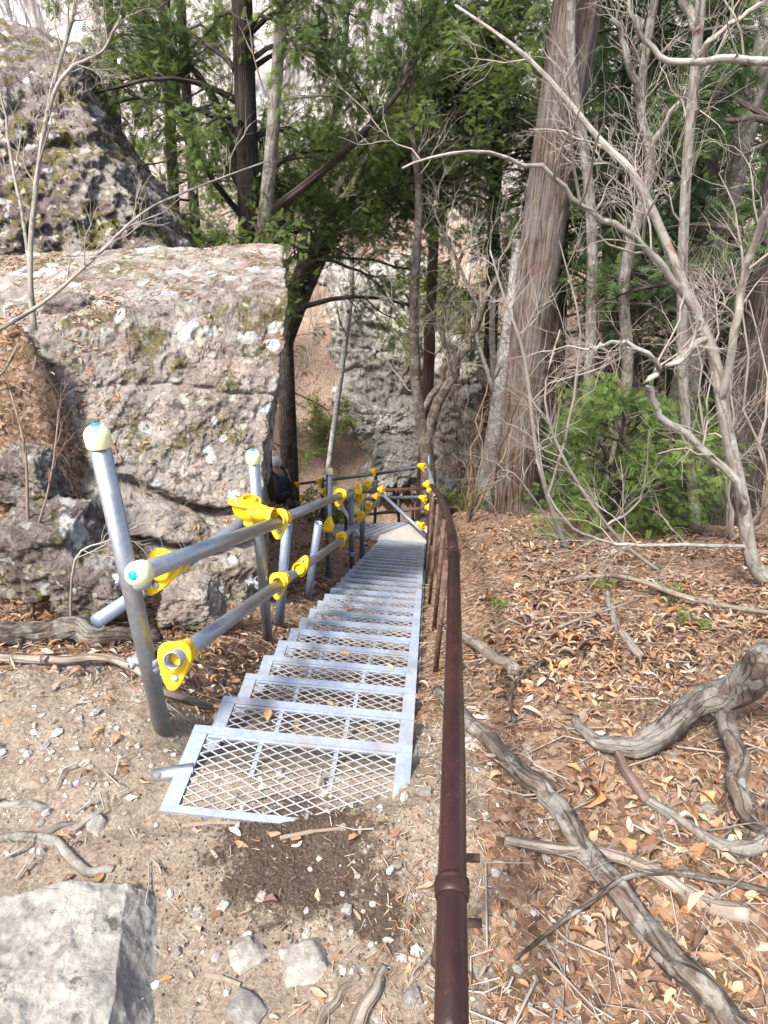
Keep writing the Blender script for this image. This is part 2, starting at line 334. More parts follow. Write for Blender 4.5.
# ------------------------------------------------------------ terrain height
def G0(x, y):
    x = np.asarray(x, float); y = np.asarray(y, float)
    xc = stair_xc(y)
    def soft(t, k=.18): return k * np.logaddexp(0, t / k)
    zs = -.58 * soft(y - 1.25, .05)
    zl = -.575 * soft(y - 1.42, .06) - .13 * sm(y, 1.45, 2.3)
    zr = -.52 * soft(y - 1.2, .15)
    under = zs + .026 * sm(.995 - y + .16 * (x + .1), -.02, .05) - .010 - .10 * sm(y, 1.09, 1.3)
    a = sm(xc - x, .28, .5); b = sm(x - xc, .30, .75)
    left = zl + sm(-.6 - x, 0, 1.0) * (.05 + .13 * np.clip(y - 1.6, 0, 4)) + sm(-1.12 - x + .35 * fbm(np.stack([x.ravel() * 2.3, y.ravel() * 2.3, x.ravel() * 0 + 8], -1), 3).reshape(x.shape), 0, .7) * 1.75 * np.clip(y - 2.25, 0, .8) * (1 - sm(y, 4.2, 6.5))
    right = zr + .02 * np.maximum(x - .5, 0) * np.minimum(y, 4) * .4 + .09 * sm(x - xc, .35, 1.1) * sm(y, 1.2, 2.5)
    z = under * (1 - a) * (1 - b) + left * a + right * b
    z = z + .03 * np.exp(-((x - .12) / .14) ** 2 - ((y - .97) / .10) ** 2) - .012 * np.exp(-((x + .15) / .2) ** 2 - ((y - .84) / .12) ** 2)
    # beyond the landing: the near slope falls away into a ravine, the far side rises
    edge = 8.7 + .25 * np.clip(x, -6, 6) + .6 * sm(x, 2, 6)
    drop = -.55 * soft(y - edge, .5)
    z1 = z + drop
    zf = -7.4 + .557 * (y - 13) - .12 * soft(y - 22, 2.)  - .20 * soft(y - 62, 3) - .09 * soft(x - 1, 3) * sm(y, 14, 40)
    zf = zf + 1.1 * fbm(np.stack([x * .12, y * .12, x * 0], -1), 3) * sm(y, 13, 25) + .35 * fbm(np.stack([x * .5, y * .5, x * 0 + 3], -1), 3) * sm(y, 12, 18)
    k = sm(y, 11.0, 15.0)
    z1 = np.maximum(z1, -9.5)
    z = z1 * (1 - k) + zf * k
    return z
def G(x, y):
    x = np.asarray(x, float); y = np.asarray(y, float); sh = x.shape; x = x.ravel(); y = y.ravel()
    z = G0(x, y); o = x * 0
    nearp = sm(np.abs(x - stair_xc(y)), .25, .6)
    z = z + (.035 + .05 * nearp * sm(y, 1.5, 3)) * fbm(np.stack([x * 1.7, y * 1.7, o], -1), 3) * (.25 + .75 * np.maximum(nearp, sm(.9 - y, 0, .4)))
    nr = 1 - sm(y, 5, 9)
    z = z + nr * (.013 * fbm(np.stack([x * 9, y * 9, o + 5], -1), 3) + .004 * fbm(np.stack([x * 34, y * 34, o + 9], -1), 2))
    return z.reshape(sh)
def Gs(x, y): return float(G(A([float(x)]), A([float(y)]))[0])
def PG(px, py, dz=0., lo=.4, hi=60):
    v = ray(px, py); d = np.linspace(lo, hi, 3000) if hi > 20 else np.linspace(lo, hi, 1200); P = CAM + d[:, None] * v
    h = P[:, 2] - G(P[:, 0], P[:, 1]) - dz; i = np.argmax(h < 0)
    if h[i] >= 0: i = len(h) - 1
    return P[i]
def axis(segs):
    out = []
    for a, b, st in segs: out.append(np.arange(a, b, st))
    return np.concatenate(out)
xs = axis([(-90, -20, 3.5), (-20, -6, .5), (-6, -2.6, .1), (-2.6, -1.3, .03), (-1.3, 1.2, .0115), (1.2, 2.8, .025), (2.8, 7, .1), (7, 24, .6), (24, 95, 3.5)])
ys = axis([(-30, -2, 3), (-2, .3, .12), (.3, 2.2, .0115), (2.2, 4.2, .022), (4.2, 9, .06), (9, 22, .16), (22, 70, .8), (70, 260, 8)])
X, Y = np.meshgrid(xs, ys); Z = G(X, Y)
mb = MB(); nx = len(xs); ny = len(ys)
i = (np.arange(ny - 1)[:, None] * nx + np.arange(nx - 1)[None]).reshape(-1)
XY = np.stack([X.ravel(), Y.ravel(), X.ravel() * 0], -1)
nz = fbm(XY * 2.2, 4)
xr = X.ravel(); yr = Y.ravel(); xc_ = stair_xc(yr)
lit = np.clip(np.maximum.reduce([sm(xr - xc_ + .1 * nz, .42, .62), sm(yr + .15 * nz, 1.4, 1.6), sm(-xr, 1.6, 2.4) * .4]) + .1 * nz + .12, 0, 1)
hum = np.exp(-(((xr + .17) / .22) ** 2 + ((yr - .88) / .17) ** 2)) * 1.12 + .55 * np.exp(-(((xr - .05) / .09) ** 2 + ((yr - .72) / .10) ** 2)) + .35 * sm(nz, .2, .5) * sm(yr, 1.6, 2.) 
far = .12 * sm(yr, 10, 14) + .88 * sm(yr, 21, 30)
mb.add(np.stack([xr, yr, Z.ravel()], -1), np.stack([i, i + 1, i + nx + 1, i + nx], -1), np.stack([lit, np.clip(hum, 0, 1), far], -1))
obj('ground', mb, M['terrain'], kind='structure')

# ------------------------------------------------------------ rocks
def hexrock(name, c8, mat, label, cat='rock', N=70, amp=.1, fr=1.3, rnd=.18, cracks=(), strata=0., seed=0, group=None, base=None, fine=1.0, parent=None):
    """c8: bottom (front-left, front-right, back-right, back-left) then the same four on top"""
    c8 = A(c8, float); mb = MB(); vs = []; fs = []; off = 0
    t = np.linspace(-1, 1, N + 1); a, b = np.meshgrid(t, t)
    ij = (np.arange(N)[:, None] * (N + 1) + np.arange(N)[None]).reshape(-1)
    q = np.stack([ij, ij + 1, ij + N + 2, ij + N + 1], -1)
    for ax in range(3):
        for s in (-1, 1):
            P = np.empty((N + 1, N + 1, 3)); P[..., ax] = s; P[..., (ax + 1) % 3] = a; P[..., (ax + 2) % 3] = b
            vs.append(P.reshape(-1, 3)); fs.append((q if s > 0 else q[:, ::-1]) + off); off += (N + 1) ** 2
    V = np.concatenate(vs)
    sp = V / np.linalg.norm(V, axis=1)[:, None]
    mx = np.abs(V).max(1)[:, None]
    V = V * (1 - rnd) + sp * 1.18 * rnd * mx           # round the block
    u = (V + 1) / 2; x_, y_, z_ = u[:, 0:1], u[:, 1:2], u[:, 2:3]
    B = (c8[0] * (1 - x_) + c8[1] * x_) * (1 - y_) + (c8[3] * (1 - x_) + c8[2] * x_) * y_
    T = (c8[4] * (1 - x_) + c8[5] * x_) * (1 - y_) + (c8[7] * (1 - x_) + c8[6] * x_) * y_
    Pw = B * (1 - z_) + T * z_
    ctr = c8.mean(0); nrm = Pw - ctr; 
    # outward normal approximated from the block faces
    nn = V ** 5; ex = (c8[1] - c8[0] + c8[5] - c8[4]); ey = (c8[3] - c8[0] + c8[7] - c8[4]); ez = c8[4] - c8[0] + c8[5] - c8[1]
    ex /= np.linalg.norm(ex); ey /= np.linalg.norm(ey); ez /= np.linalg.norm(ez)
    nrm = nn[:, 0:1] * ex + nn[:, 1:2] * ey + nn[:, 2:3] * ez; nrm /= np.maximum(np.linalg.norm(nrm, axis=1), 1e-6)[:, None]
    Q = Pw * fr + seed * 13.7
    d = amp * (1.0 * fbm(Q, 3) + .75 * (ridg(Q * 1.9 + 5, 4, .55) - .55)) + fine * amp * .22 * fbm(Q * 7, 5, .68)
    # blocky facets: cellular steps
    cell = np.floor(fbm(Q * .8 + 31, 2) * 5) / 5; d = d + amp * .28 * cell
    if strata:
        w = Pw[:, 2] * strata + .9 * fbm(Pw * .5 + seed, 3) + .25 * fbm(Pw * 2.2, 2); w2 = w - np.floor(w); stp = pn(np.stack([np.floor(w) * 3.1 + .5, Pw[:, 0] * .8, Pw[:, 1] * .8], -1))
        d = d + amp * .9 * stp * (.6 + .8 * w2) - amp * .5 * np.exp(-(w2 / .10) ** 2) * np.clip(.5 + 2 * pn(Pw * .9), 0, 1)
    for (pa, pb, dep, wd) in cracks:                     # crack: line through two world points, a groove at that height along the face
        pa = A(pa); pb = A(pb); L = pb - pa; tt = np.clip(((Pw - pa) @ L) / (L @ L), 0, 1)
        near = pa + tt[:, None] * L; wob = .05 * fbm(Pw * 4 + 3, 3)
        dz_ = (Pw[:, 2] - near[:, 2]) + wob; hor = np.linalg.norm((Pw - near)[:, :2], axis=1)
        d = d - dep * np.exp(-(dz_ / wd) ** 2) * np.exp(-(hor / .45) ** 2)
    Pw = Pw + nrm * d[:, None]
    for f in fs: pass
    mb.add(Pw, np.concatenate(fs))
    # weld the six sides
    bs = base if base is not None else c8[:4].mean(0)
    o = obj(name, mb, mat, parent, bs, True, label if parent is None else None, cat if parent is None else None, group)
    import bmesh
    bm = bmesh.new(); bm.from_mesh(o.data); bmesh.ops.remove_doubles(bm, verts=bm.verts, dist=1e-4); bmesh.ops.recalc_face_normals(bm, faces=bm.faces); bm.to_mesh(o.data); bm.free()
    return o
hexrock('boulder', [PD(10, 700, 3.2), PD(248, 640, 3.65), PD(264, 560, 4.9), PD(-60, 600, 4.6),
                    PD(12, 330, 3.3), PD(289, 290, 3.6), PD(282, 240, 4.7), PD(-30, 252, 4.7)], M['rock_pink'],
        'huge pinkish grey square boulder with white lichen spots behind the grey railing', 'boulder', N=210, amp=.075, fr=1.15, rnd=.11, seed=4, fine=1.7,
        cracks=[(PD(115, 502, 2.95), PD(220, 520, 3.5), .20, .03), (PD(150, 580, 3.0), PD(230, 560, 3.5), .16, .03), (PD(205, 400, 3.3), PD(265, 395, 3.6), .03, .010)])
for px, py, d, w_, lb in ((48, 540, 2.75, .20, 'mossy low rock half buried in leaves left of the square boulder'), (92, 575, 2.75, .15, 'small dark mossy rock at the foot of the boulder behind the leaning post'), (22, 470, 2.95, .14, 'small mossy rock on the leafy bank at the left edge'), (72, 312, 3.6, .13, 'lichen covered rock knob on top of the leafy bank beside the boulder top'), (190, 598, 2.9, .12, 'pale loose rock wedged under the boulder')):
    c = PD(px, py, d); e = [c + A([sx_ * w_ * q, sy_ * w_ * .8, zz]) for zz, q in ((-w_ * .9, 1.2), (w_ * .6, .75)) for sx_, sy_ in ((-1, -1), (1, -1), (1, 1), (-1, 1))]
    hexrock('rock', e, M['rock_dark' if 'pale' not in lb else 'rock_pink'], lb, 'rock', N=40, amp=w_ * .3, fr=.8 / w_, rnd=.3, seed=int(px), fine=1.2)
hexrock('boulder', [PD(-140, 420, 4.9), PD(235, 400, 5.5), PD(235, 330, 8), PD(-140, 350, 8),
                    PD(-160, 75, 4.9), PD(70, 75, 5.3), PD(85, 42, 6.6), PD(-160, -20, 6.4)], M['rock_dark'],
        'dark mossy rock rising to a blunt top at the upper left behind the square boulder', 'boulder', N=140, amp=.2, fr=1.0, rnd=.14, seed=2, fine=2.0,
        cracks=[(PD(80, 150, 5.1), PD(130, 240, 5.3), .15, .05)])
def rock_leaves(o, nl, seed, c):
    me = o.data; n_ = len(me.vertices); co = np.empty(n_ * 3, np.float32); no = np.empty(n_ * 3, np.float32); me.vertices.foreach_get('co', co); me.vertices.foreach_get('normal', no)
    co = co.reshape(-1, 3) + ORG[o.name]; no = no.reshape(-1, 3); rr_ = np.random.RandomState(seed)
    v = co - CAM; d = v @ Fv; px = 384 + FPX * (v @ Rv) / d; py = 512 - FPX * (v @ Uv) / d
    w_ = (no[:, 2] > .45) * np.clip(.15 + fbm(co * 2.1, 3) * 1.6, 0, 1) * (1 + 3 * (px < 120)) * (px > -40) * (d > 0); w_ = w_ / w_.sum()
    k = rr_.choice(n_, nl, p=w_); return co[k], no[k]
ROCK_LEAF = rock_leaves([o for o in bpy.data.objects if o.name == 'boulder'][0], 1500, 5, 0)
# layered cliffs on the far side of the ravine
def cliff(x0, x1, ytop, ybot, d0, d1, label, seed, skew=0):
    hexrock('cliff', [PD(x0 + 6, ybot + 95, d0), PD(x1 + 6, ybot + 95, d0), PD(x1, ybot + 60, d1 + 3), PD(x0, ybot + 60, d1 + 3),
                      PD(x0 - skew, ytop + 12, d0 + .8), PD(x1 - skew, ytop + 12, d0 + .8), PD(x1 - skew, ytop, d1 + 3), PD(x0 - skew, ytop, d1 + 3)], M['rock_cliff'], label, 'cliff',
            N=110, amp=.40, fr=.55, rnd=.14, strata=2.1, seed=seed, fine=2.2)
cliff(285, 455, 250, 330, 19.5, 20.5, 'broad pale layered cliff spanning the gap across the ravine', 3)
cliff(345, 446, 262, 400, 17.2, 18.5, 'darker grey layered cliff buttress in the middle distance above the landing', 4, 10)
cliff(362, 425, 392, 400, 16.0, 17, 'lower grey layered outcrop on the rusty slope above the landing', 5, 8)
cliff(438, 475, 330, 455, 15.2, 17, 'narrow grey outcrop behind the forked tree', 6, 5)
cliff(255, 312, 232, 290, 22, 24, 'pale upper outcrop beside the dark conifer trunk', 7)
# foreground rock bottom left
def gz(px, py, z): return PZ(px, py, z)
hexrock('rock', [gz(-60, 1150, -.05), gz(150, 1150, -.05), gz(184, 915, -.03), gz(-60, 915, -.03),
                 gz(-60, 1150, .10), gz(92, 1150, .125), gz(128, 880, .055), gz(-60, 905, .035)], M['rock_pale'],
        'large pale flat-topped rock at the bottom left of the path', 'rock', N=120, amp=.045, fr=2.6, rnd=.04, seed=15, fine=.4)
stones = [(95, 821, .034, .024, 'cream flat stone lying alone on the dirt left of the stairs'),
          (246, 956, .045, .02, 'rounded beige stone half sunk in the path left of the pointed one'),
          (302, 962, .062, .03, 'pointed pale stone embedded in the path near the bottom'),
          (347, 909, .014, .012, 'small white stone right of the dark soil patch'),
          (321, 785, .020, .03, 'upright tan triangular stone chip on the first mesh step'),
          (425, 793, .026, .012, 'blue grey slate chip beside the first step and the brown rail'),
          (223, 905, .016, .010, 'small light stone above the beige sunken stone'),
          (262, 897, .016, .010, 'small tan stone between the dark soil and the sunken stone'),
          (358, 876, .010, .012, 'tiny white pebble in a dark hollow right of the soil patch'),
          (198, 910, .012, .012, 'small dark grey cut pebble left of the small light stone'),
          (412, 998, .022, .014, 'grey stone at the bottom edge left of the brown rail'),
          (70, 668, .016, .012, 'white stone by the pale root at left'),
          (80, 718, .014, .010, 'pale grey stone on the gravel left of the leaning post'),
          (250, 1010, .05, .02, 'low grey stone cut off by the bottom edge'),
          (160, 775, .02, .02, 'brown stone wedged under the left corner of the first step'),
          (655, 803, .026, .01, 'grey green slate flake in the leaves right of the fallen log'),
          (711, 806, .022, .012, 'grey stone among leaves beneath the thick dead branch')]
rs = np.random.RandomState(3)
for k, (px, py, r, h, lb) in enumerate(stones):
    c = PG(px, py, .005, .4, 6); e = []
    a0 = rs.uniform(0, 6)
    for zz, q in ((-h * .9, 1.1), (h * .6, .74)):
        for m_ in range(4):
            an = a0 + m_ * pi / 2 + rs.uniform(-.35, .35); rr_ = r * q * rs.uniform(.8, 1.5)
            e.append(c + A([rr_ * cos(an), rr_ * sin(an) * .8, zz * rs.uniform(.7, 1.2)]))
    if 'triangular' in lb: e[4:] = [c + A([-.003, 0, .05]), c + A([.003, 0, .055]), c + A([.003, .006, .055]), c + A([-.003, .006, .05])]
    hexrock('stone', e, M['rock_cream' if any(q in lb for q in ('pale', 'beige', 'cream', 'white', 'tan', 'light')) else 'rock_pale'], lb, 'stone', N=14, amp=r * .18, fr=.6 / r, rnd=.35, seed=k + 20, group='stones lying on the path and in the leaves')

# ------------------------------------------------------------ staircase
def xform(mb_local, O, ex, ey, ez):
    m = MB(); 
    for f in mb_local.f: m.f.append(f)
    v = np.concatenate(mb_local.v); m.v = [O + v[:, 0:1] * ex + v[:, 1:2] * ey + v[:, 2:3] * ez]; m.n = len(v); return m
W = .61; DEP = .245
def clipseg(p, q, x0, x1, y0, y1):
    (ax, ay), (bx, by) = p, q; dx = bx - ax; dy = by - ay; t0, t1 = 0., 1.
    for pp, qq in ((-dx, ax - x0), (dx, x1 - ax), (-dy, ay - y0), (dy, y1 - ay)):
        if abs(pp) < 1e-12:
            if qq < 0: return None
        else:
            t = qq / pp
            if pp < 0: t0 = max(t0, t)
            else: t1 = min(t1, t)
    if t1 - t0 < 1e-3: return None
    return (ax + t0 * dx, ay + t0 * dy), (ax + t1 * dx, ay + t1 * dy)
def tread_frame():          # local: x across, y back (towards viewer is negative), z=0 top; nosing at y=0
    m = MB(); t = .004
    for s in (-1, 1):
        x0, x1 = (-W / 2, -W / 2 + .042) if s < 0 else (W / 2 - .042, W / 2)
        m.box((x0, -DEP, -t), (x1, -.026, 0)); xo = x0 if s < 0 else x1 - t
        m.box((xo, -DEP, -.045), (xo + t, 0, -t - .0005))
        xi = x1 - .003 if s < 0 else x0
        m.box((xi, -DEP + .03, -.012), (xi + .003, -.026, -t - .0005))
    m.box((-W / 2, -.0255, -t), (W / 2, 0, .002)); m.box((-W / 2 + .005, -t, -.036), (W / 2 - .005, -.0004, -t - .0005))
    m.box((-W / 2 + .045, -.034, -.010), (W / 2 - .045, -.0262, -.003))
    m.box((-W / 2, -DEP - .02, -t), (W / 2, -DEP - .0005, .001)); m.box((-W / 2 + .005, -DEP - .02, -.03), (W / 2 - .005, -DEP - .016, -t - .0005))
    for x in (-.11, .10): m.box((x - .006, -DEP + .0, -.016), (x + .006, -.035, -.0085))
    return m
def tread_mesh():
    m = MB(); x0, x1, y0, y1 = -W / 2 + .043, W / 2 - .043, -DEP + .001, -.034; sx = .052; sl = .5
    for s in (-1, 1):
        k = -16
        while k < 32:
            xa = x0 + k * sx; L_ = .5; p = (xa, y0); q = (xa + s * L_, y0 + L_ * sl); k += 1
            c = clipseg(p, q, x0, x1, y0, y1)
            if c: 
                z = -.004 if s > 0 else -.0055
                m.bar((c[0][0], c[0][1], z), (c[1][0], c[1][1], z), .0028, .0026)
    return m
stair = root('metal_staircase', L1 + A([.3, 0, 0]), 'long galvanised metal staircase with diamond mesh treads running down to the landing', 'staircase')
tf = tread_frame(); tm = tread_mesh()
ez = A([0, 0, 1.])
for k in range(NST):
    O = MID1 + STEP * k
    jit = rs.uniform(-.002, .002)
    fr_ = obj('tread', xform(tf, O, sidev, hd, ez), M['tread'], stair, smooth=False)
    obj('mesh_grille', xform(tm, O, sidev, hd, ez), M['mesh'], fr_, smooth=False)
mb1 = None
for s in (-1, 1):
    m = MB(); a = MID1 + sidev * s * (W / 2 + .012) - hd * .12 + A([0, 0, -.05]); b = MID1 + STEP * (NST - 1) + sidev * s * (W / 2 + .012) + A([0, 0, -.075])
    m.bar(a, b, .006, .06); o = obj('stringer', m, M['tread'], stair, smooth=False)
# landing and second flight
END = MID1 + STEP * (NST - 1)
d2 = A([-.60, .80, 0]); d2 /= np.linalg.norm(d2); s2 = A([d2[1], -d2[0], 0])
lp = END + A([0, 0, -.02]) 
LA = lp - sidev * .33; LB = lp + sidev * .33; 
F2 = lp + hd * .34 - sidev * .06 + A([0, 0, -.0])            # middle of the first nosing of flight two
C1 = F2 - s2 * .33; D1 = F2 + s2 * .33
m = MB(); pts = [LA + hd * .004, LB + hd * .004, LB + hd * .42, D1, C1]; top = [p_ + ez * .0 for p_ in pts]; bot = [p_ - ez * .03 for p_ in pts]
m.poly(top + bot, [[0, 1, 2, 3, 4], [9, 8, 7, 6, 5]] + [[i, 5 + i, 5 + (i + 1) % 5, (i + 1) % 5] for i in range(5)])
obj('landing_plate', m, M['wood_plate'], None, lp, False, 'small dusty wedge-shaped landing plate where the two stair flights meet', 'landing')
stair2 = root('metal_staircase', F2, 'lower mesh stair flight turning left beyond the landing plate', 'staircase')
ST2 = d2 * .225 - ez * .128
for k in range(1, 26):
    O = F2 + ST2 * k
    fr_ = obj('tread', xform(tf, O, s2, d2, ez), M['tread'], stair2, smooth=False)
    obj('mesh_grille', xform(tm, O, s2, d2, ez), M['mesh'], fr_, smooth=False)
for s in (-1, 1):
    m = MB(); a = F2 + s2 * s * (W / 2 + .012) - ez * .05; b = a + ST2 * 25; m.bar(a, b, .006, .07); obj('stringer', m, M['tread'], stair2, smooth=False)

# ------------------------------------------------------------ scaffold railings
TR = .0238
def straight(m, p, q, r=TR, sides=20, hollow=False):
    p = A(p); q = A(q); d = q - p; L = np.linalg.norm(d)
    prof = [(0, r * .84), (0, r), (L, r), (L, r * .84)] if hollow else [(0, .0001), (0, r * .95), (.002, r), (L, r), (L, .0001)]
    if hollow: prof = [(.05, r * .84)] + prof + [(L - .05, r * .84)]
    m.lathe(p, d, prof, sides)
def tubeobj(name, p, q, mat, parent, r=TR, hollow=True):
    m = MB(); straight(m, p, q, r, 20, hollow)
    if not hollow: pass
    return obj(name, m, mat, parent)
def cap(p, d, parent, r=TR):
    m = MB(); R_ = r * 1.2
    m.lathe(p, d, [(-.030, R_ * .98), (-.028, R_ * 1.02), (.0, R_ * 1.04), (.006, R_ * .97), (.014, R_ * .78), (.020, R_ * .5), (.0225, .0001)], 20)
    c = obj('end_cap', m, M['cream'], parent)
    m = MB(); m.lathe(p, d, [(.0195, r * .50), (.0235, r * .42), (.0245, .0001)], 14)
    obj('cap_dot', m, M['teal'], c)
def cover(p, along, out, parent, s=1.0):
    s = s * .84
    """yellow clamp cover: a domed teardrop hood over the tube, with a flange and a pointed tab"""
    al = A(along, float); al /= np.linalg.norm(al); ou = A(out, float); ou -= (ou @ al) * al; ou /= np.linalg.norm(ou); w = np.cross(al, ou)
    m = MB(); n_ = 32
    outl = []
    for k in range(n_):
        t = 2 * pi * k / n_; c_, s_ = cos(t), sin(t)
        q = (abs(c_) ** 3.2 + abs(s_) ** 3.2) ** (-1 / 3.2); x = .042 * q * c_; y = .040 * q * s_
        if x > .0: x *= 1.75; y = y * (1 - .55 * x / .0735) + .010 * x / .0735
        outl.append((x, y))
    lay = [(-.046, .98), (-.046, 1.16), (-.036, 1.16), (-.033, 1.0), (-.012, .97), (.016, .90), (.034, .74), (.042, .50), (.043, .02)]
    v = []
    for (h, q) in lay:
        for (x, y) in outl: v.append(A(p) + s * (al * h + ou * (x * q + .0) + w * y * q))
    nl = len(lay); i = np.arange(nl - 1)[:, None] * n_; j = np.arange(n_)[None]; k = (j + 1) % n_
    m.add(v, np.stack([i + j, i + k, i + n_ + k, i + n_ + j], -1).reshape(-1, 4))
    m.poly(v[:n_], [list(range(n_))[::-1]])
    # saddle straps over the tube either side
    for h in (-.052, .052):
        m.lathe(A(p) + al * h * s, al, [(-.012 * s, TR * 1.02), (-.012 * s, TR * 1.32), (.012 * s, TR * 1.32), (.012 * s, TR * 1.02)], 14)
    cv = obj('clamp_cover', m, M['yellow'], parent)
    m = MB(); q_ = A(p) + s * (ou * .050 - al * .046); m.lathe(q_, -al, [(0, .010 * s), (.004, .010 * s), (.007, .0085 * s), (.0072, .0001)], 6); obj('bolt', m, M['tread'], cv)
    return cv
def coupler(p, along, parent, other=None):
    al = A(along, float); al /= np.linalg.norm(al); m = MB()
    m.lathe(A(p) - al * .022, al, [(0, TR * 1.0), (0, TR * 1.26), (.018, TR * 1.3), (.022, TR * 1.16), (.026, TR * 1.3), (.044, TR * 1.26), (.044, TR)], 16)
    sd_ = np.cross(al, [0.2, 1, .1]); sd_ /= np.linalg.norm(sd_)
    q = A(p) - sd_ * TR * 1.25
    m.bar(q, q - sd_ * .032, .034, .012, al); m.bar(q - sd_ * .03 + al * .002, q - sd_ * .044 + al * .002, .012, .010, al)
    m.tube([q - sd_ * .022 - A([0, .03, 0]), q - sd_ * .022 + A([0, .034, .004])], .0055, 6); m.lathe(q - sd_ * .022 - A([0, .02, 0]), A([0, 1., 0]), [(-.008, .011), (-.008, .0112), (.0, .0112), (.0, .005)], 6)
    return obj('tube_coupler', m, M['tread'], parent)
railA = root('scaffold_railing', PD(160, 717, 1.87), 'grey scaffold tube railing with yellow clamp covers along the left of the stairs', 'railing')
def post(px0, py0, d0, px1, py1, d1, mat='galv', capd=True, par=None, ext=.12):
    a = PD(px0, py0, d0); b = PD(px1, py1, d1); v = b - a; v = v / np.linalg.norm(v)
    o = tubeobj('post', a, b + v * ext, M[mat], par or railA)
    if capd: cap(a, -v, par or railA)
    return a, b
pa = post(97, 434, 1.5, 160, 717, 1.87)
pb = post(253, 455, 2.6, 268, 642, 3.1)
pc = post(287, 524, 3.05, 279, 628, 3.42, 'blue', False)
pd_ = post(318.5, 523, 3.9, 306, 610, 4.3, 'blue', False)
pe = post(329, 470, 4.75, 328.3, 595, 5.2)
pf = post(351, 490, 5.35, 352, 564, 5.8, 'blue', False)
pg = post(363, 500, 6.2, 362, 548, 6.5, 'blue', False)
def rail(pts, mat='galv', par=None, hollow=True):
    par = par or railA
    for (a, b) in zip(pts[:-1], pts[1:]):
        tubeobj('rail', PD(*a), PD(*b), M[mat], par, hollow=hollow)
# upper rail (lies in front of the posts)
r1 = [(137, 574, 1.50), (287, 519, 2.80)]; rail(r1)
u = PD(137, 574, 1.5) - PD(287, 519, 2.8); cap(PD(*r1[0]), u, railA)
r2 = [(268, 524, 2.72), (345, 494, 4.55)]; rail(r2)
r3 = [(338, 499, 4.4), (377, 482, 7.4)]; rail(r3)
l1 = [(172, 661, 1.68), (285, 580, 2.95)]; rail(l1)
l2 = [(276, 586, 2.9), (346, 537, 4.9)]; rail(l2)
l3 = [(338, 543, 4.7), (379, 500, 7.4)]; rail(l3)
# bluish brace running down to the left behind the leaning post
tubeobj('brace', PD(245, 522, 2.75), PD(96, 622, 2.10), M['blue'], railA, hollow=False)
def ralong(a, b): return PD(*b) - PD(*a)
for (px, py, dd), (ra, rb), s, o_ in [((170, 565, 1.74), r1, 1.15, (-.3, 0, -1)), ((281, 519, 2.70), r1, 1.1, (.2, 0, -1)), ((181, 655, 1.76), l1, 1.15, (.1, 0, -1)),
                                  ((281, 581, 2.86), l1, 1.05, (.1, 0, -1)), ((301, 567, 3.25), l2, 1.0, (.3, 0, 1)),
                                  ((341, 495, 4.38), r2, 1.1, (0, 0, -1)), ((329, 526, 4.60), l2, 1., (0, 0, 1)), ((342, 537, 4.7), l2, 1.05, (.2, 0, -1)),
                                  ((358, 490, 5.2), r3, .9, (0, 0, 1)), ((360, 498, 5.3), r3, .9, (0, 0, -1)), ((361, 515, 5.6), l3, .9, (0, 0, -1)),
                                  ((368, 484, 6.1), r3, .95, (0, 0, -1)), ((369, 506, 6.2), l3, .95, (0, 0, -1))]:
    cover(PD(px, py, dd), ralong(ra, rb), o_, railA, s)
# big double cover on the second post
vb = pb[1] - pb[0]
cover(PD(250, 511, 2.66), vb, (-1, -.2, 0), railA, 1.15); cover(PD(262, 514, 2.62), A([1., -.35, .1]), (.2, 0, -1), railA, 1.0)
coupler(PD(139, 578, 1.68), pa[1] - pa[0], railA); coupler(PD(152, 662, 1.80), pa[1] - pa[0], railA)
coupler(PD(261, 583, 2.95), vb, railA); coupler(PD(286, 527, 3.08), pc[1] - pc[0], railA)
m = MB(); straight(m, PD(274, 528, 2.84), PD(275, 537, 2.80), TR * 1.1); m.lathe(PD(275, 537, 2.80), A([0, -.3, -1.]), [(0, TR * 1.1), (.006, TR * .8), (.008, .0001)], 14); obj('end_plug', m, M['black'], railA)
coupler(PD(352, 553, 5.7), pf[1] - pf[0], railA)
# railing round the landing and along the second flight
railB = root('scaffold_railing', PD(430, 539, 9.0), 'dark tube railing with yellow clamps enclosing the far landing', 'railing')
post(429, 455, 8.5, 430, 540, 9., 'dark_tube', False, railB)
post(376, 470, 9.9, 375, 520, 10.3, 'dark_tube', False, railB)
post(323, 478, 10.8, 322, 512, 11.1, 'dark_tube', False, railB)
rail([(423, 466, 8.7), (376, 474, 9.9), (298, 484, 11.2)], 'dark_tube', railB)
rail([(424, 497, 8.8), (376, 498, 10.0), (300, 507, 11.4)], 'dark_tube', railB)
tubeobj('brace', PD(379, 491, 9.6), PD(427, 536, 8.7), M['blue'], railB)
tubeobj('brace', PD(428, 466, 8.4), PD(436, 497, 7.4), M['blue'], railB)
tubeobj('brace', PD(340, 503, 8.6), PD(366, 546, 7.4), M['blue'], railB)
for (px, py, dd, o_) in [(422, 466, 8.6, -1), (427, 485, 8.55, 1), (431, 491, 8.4, -1), (423, 498, 8.7, -1), (429, 508, 8.6, 1), (421, 525, 8.6, -1), (373, 471, 9.8, -1), (319, 481, 10.7, -1),
                         (323, 492, 10.7, 1), (302, 497, 11.2, -1), (297, 484, 11.1, -1), (376, 497, 9.8, 1), (381, 490, 9.5, 1)]:
    cover(PD(px, py, dd), A([-.6, .8, -.3]), (.1, 0, o_), railB, 1.05)
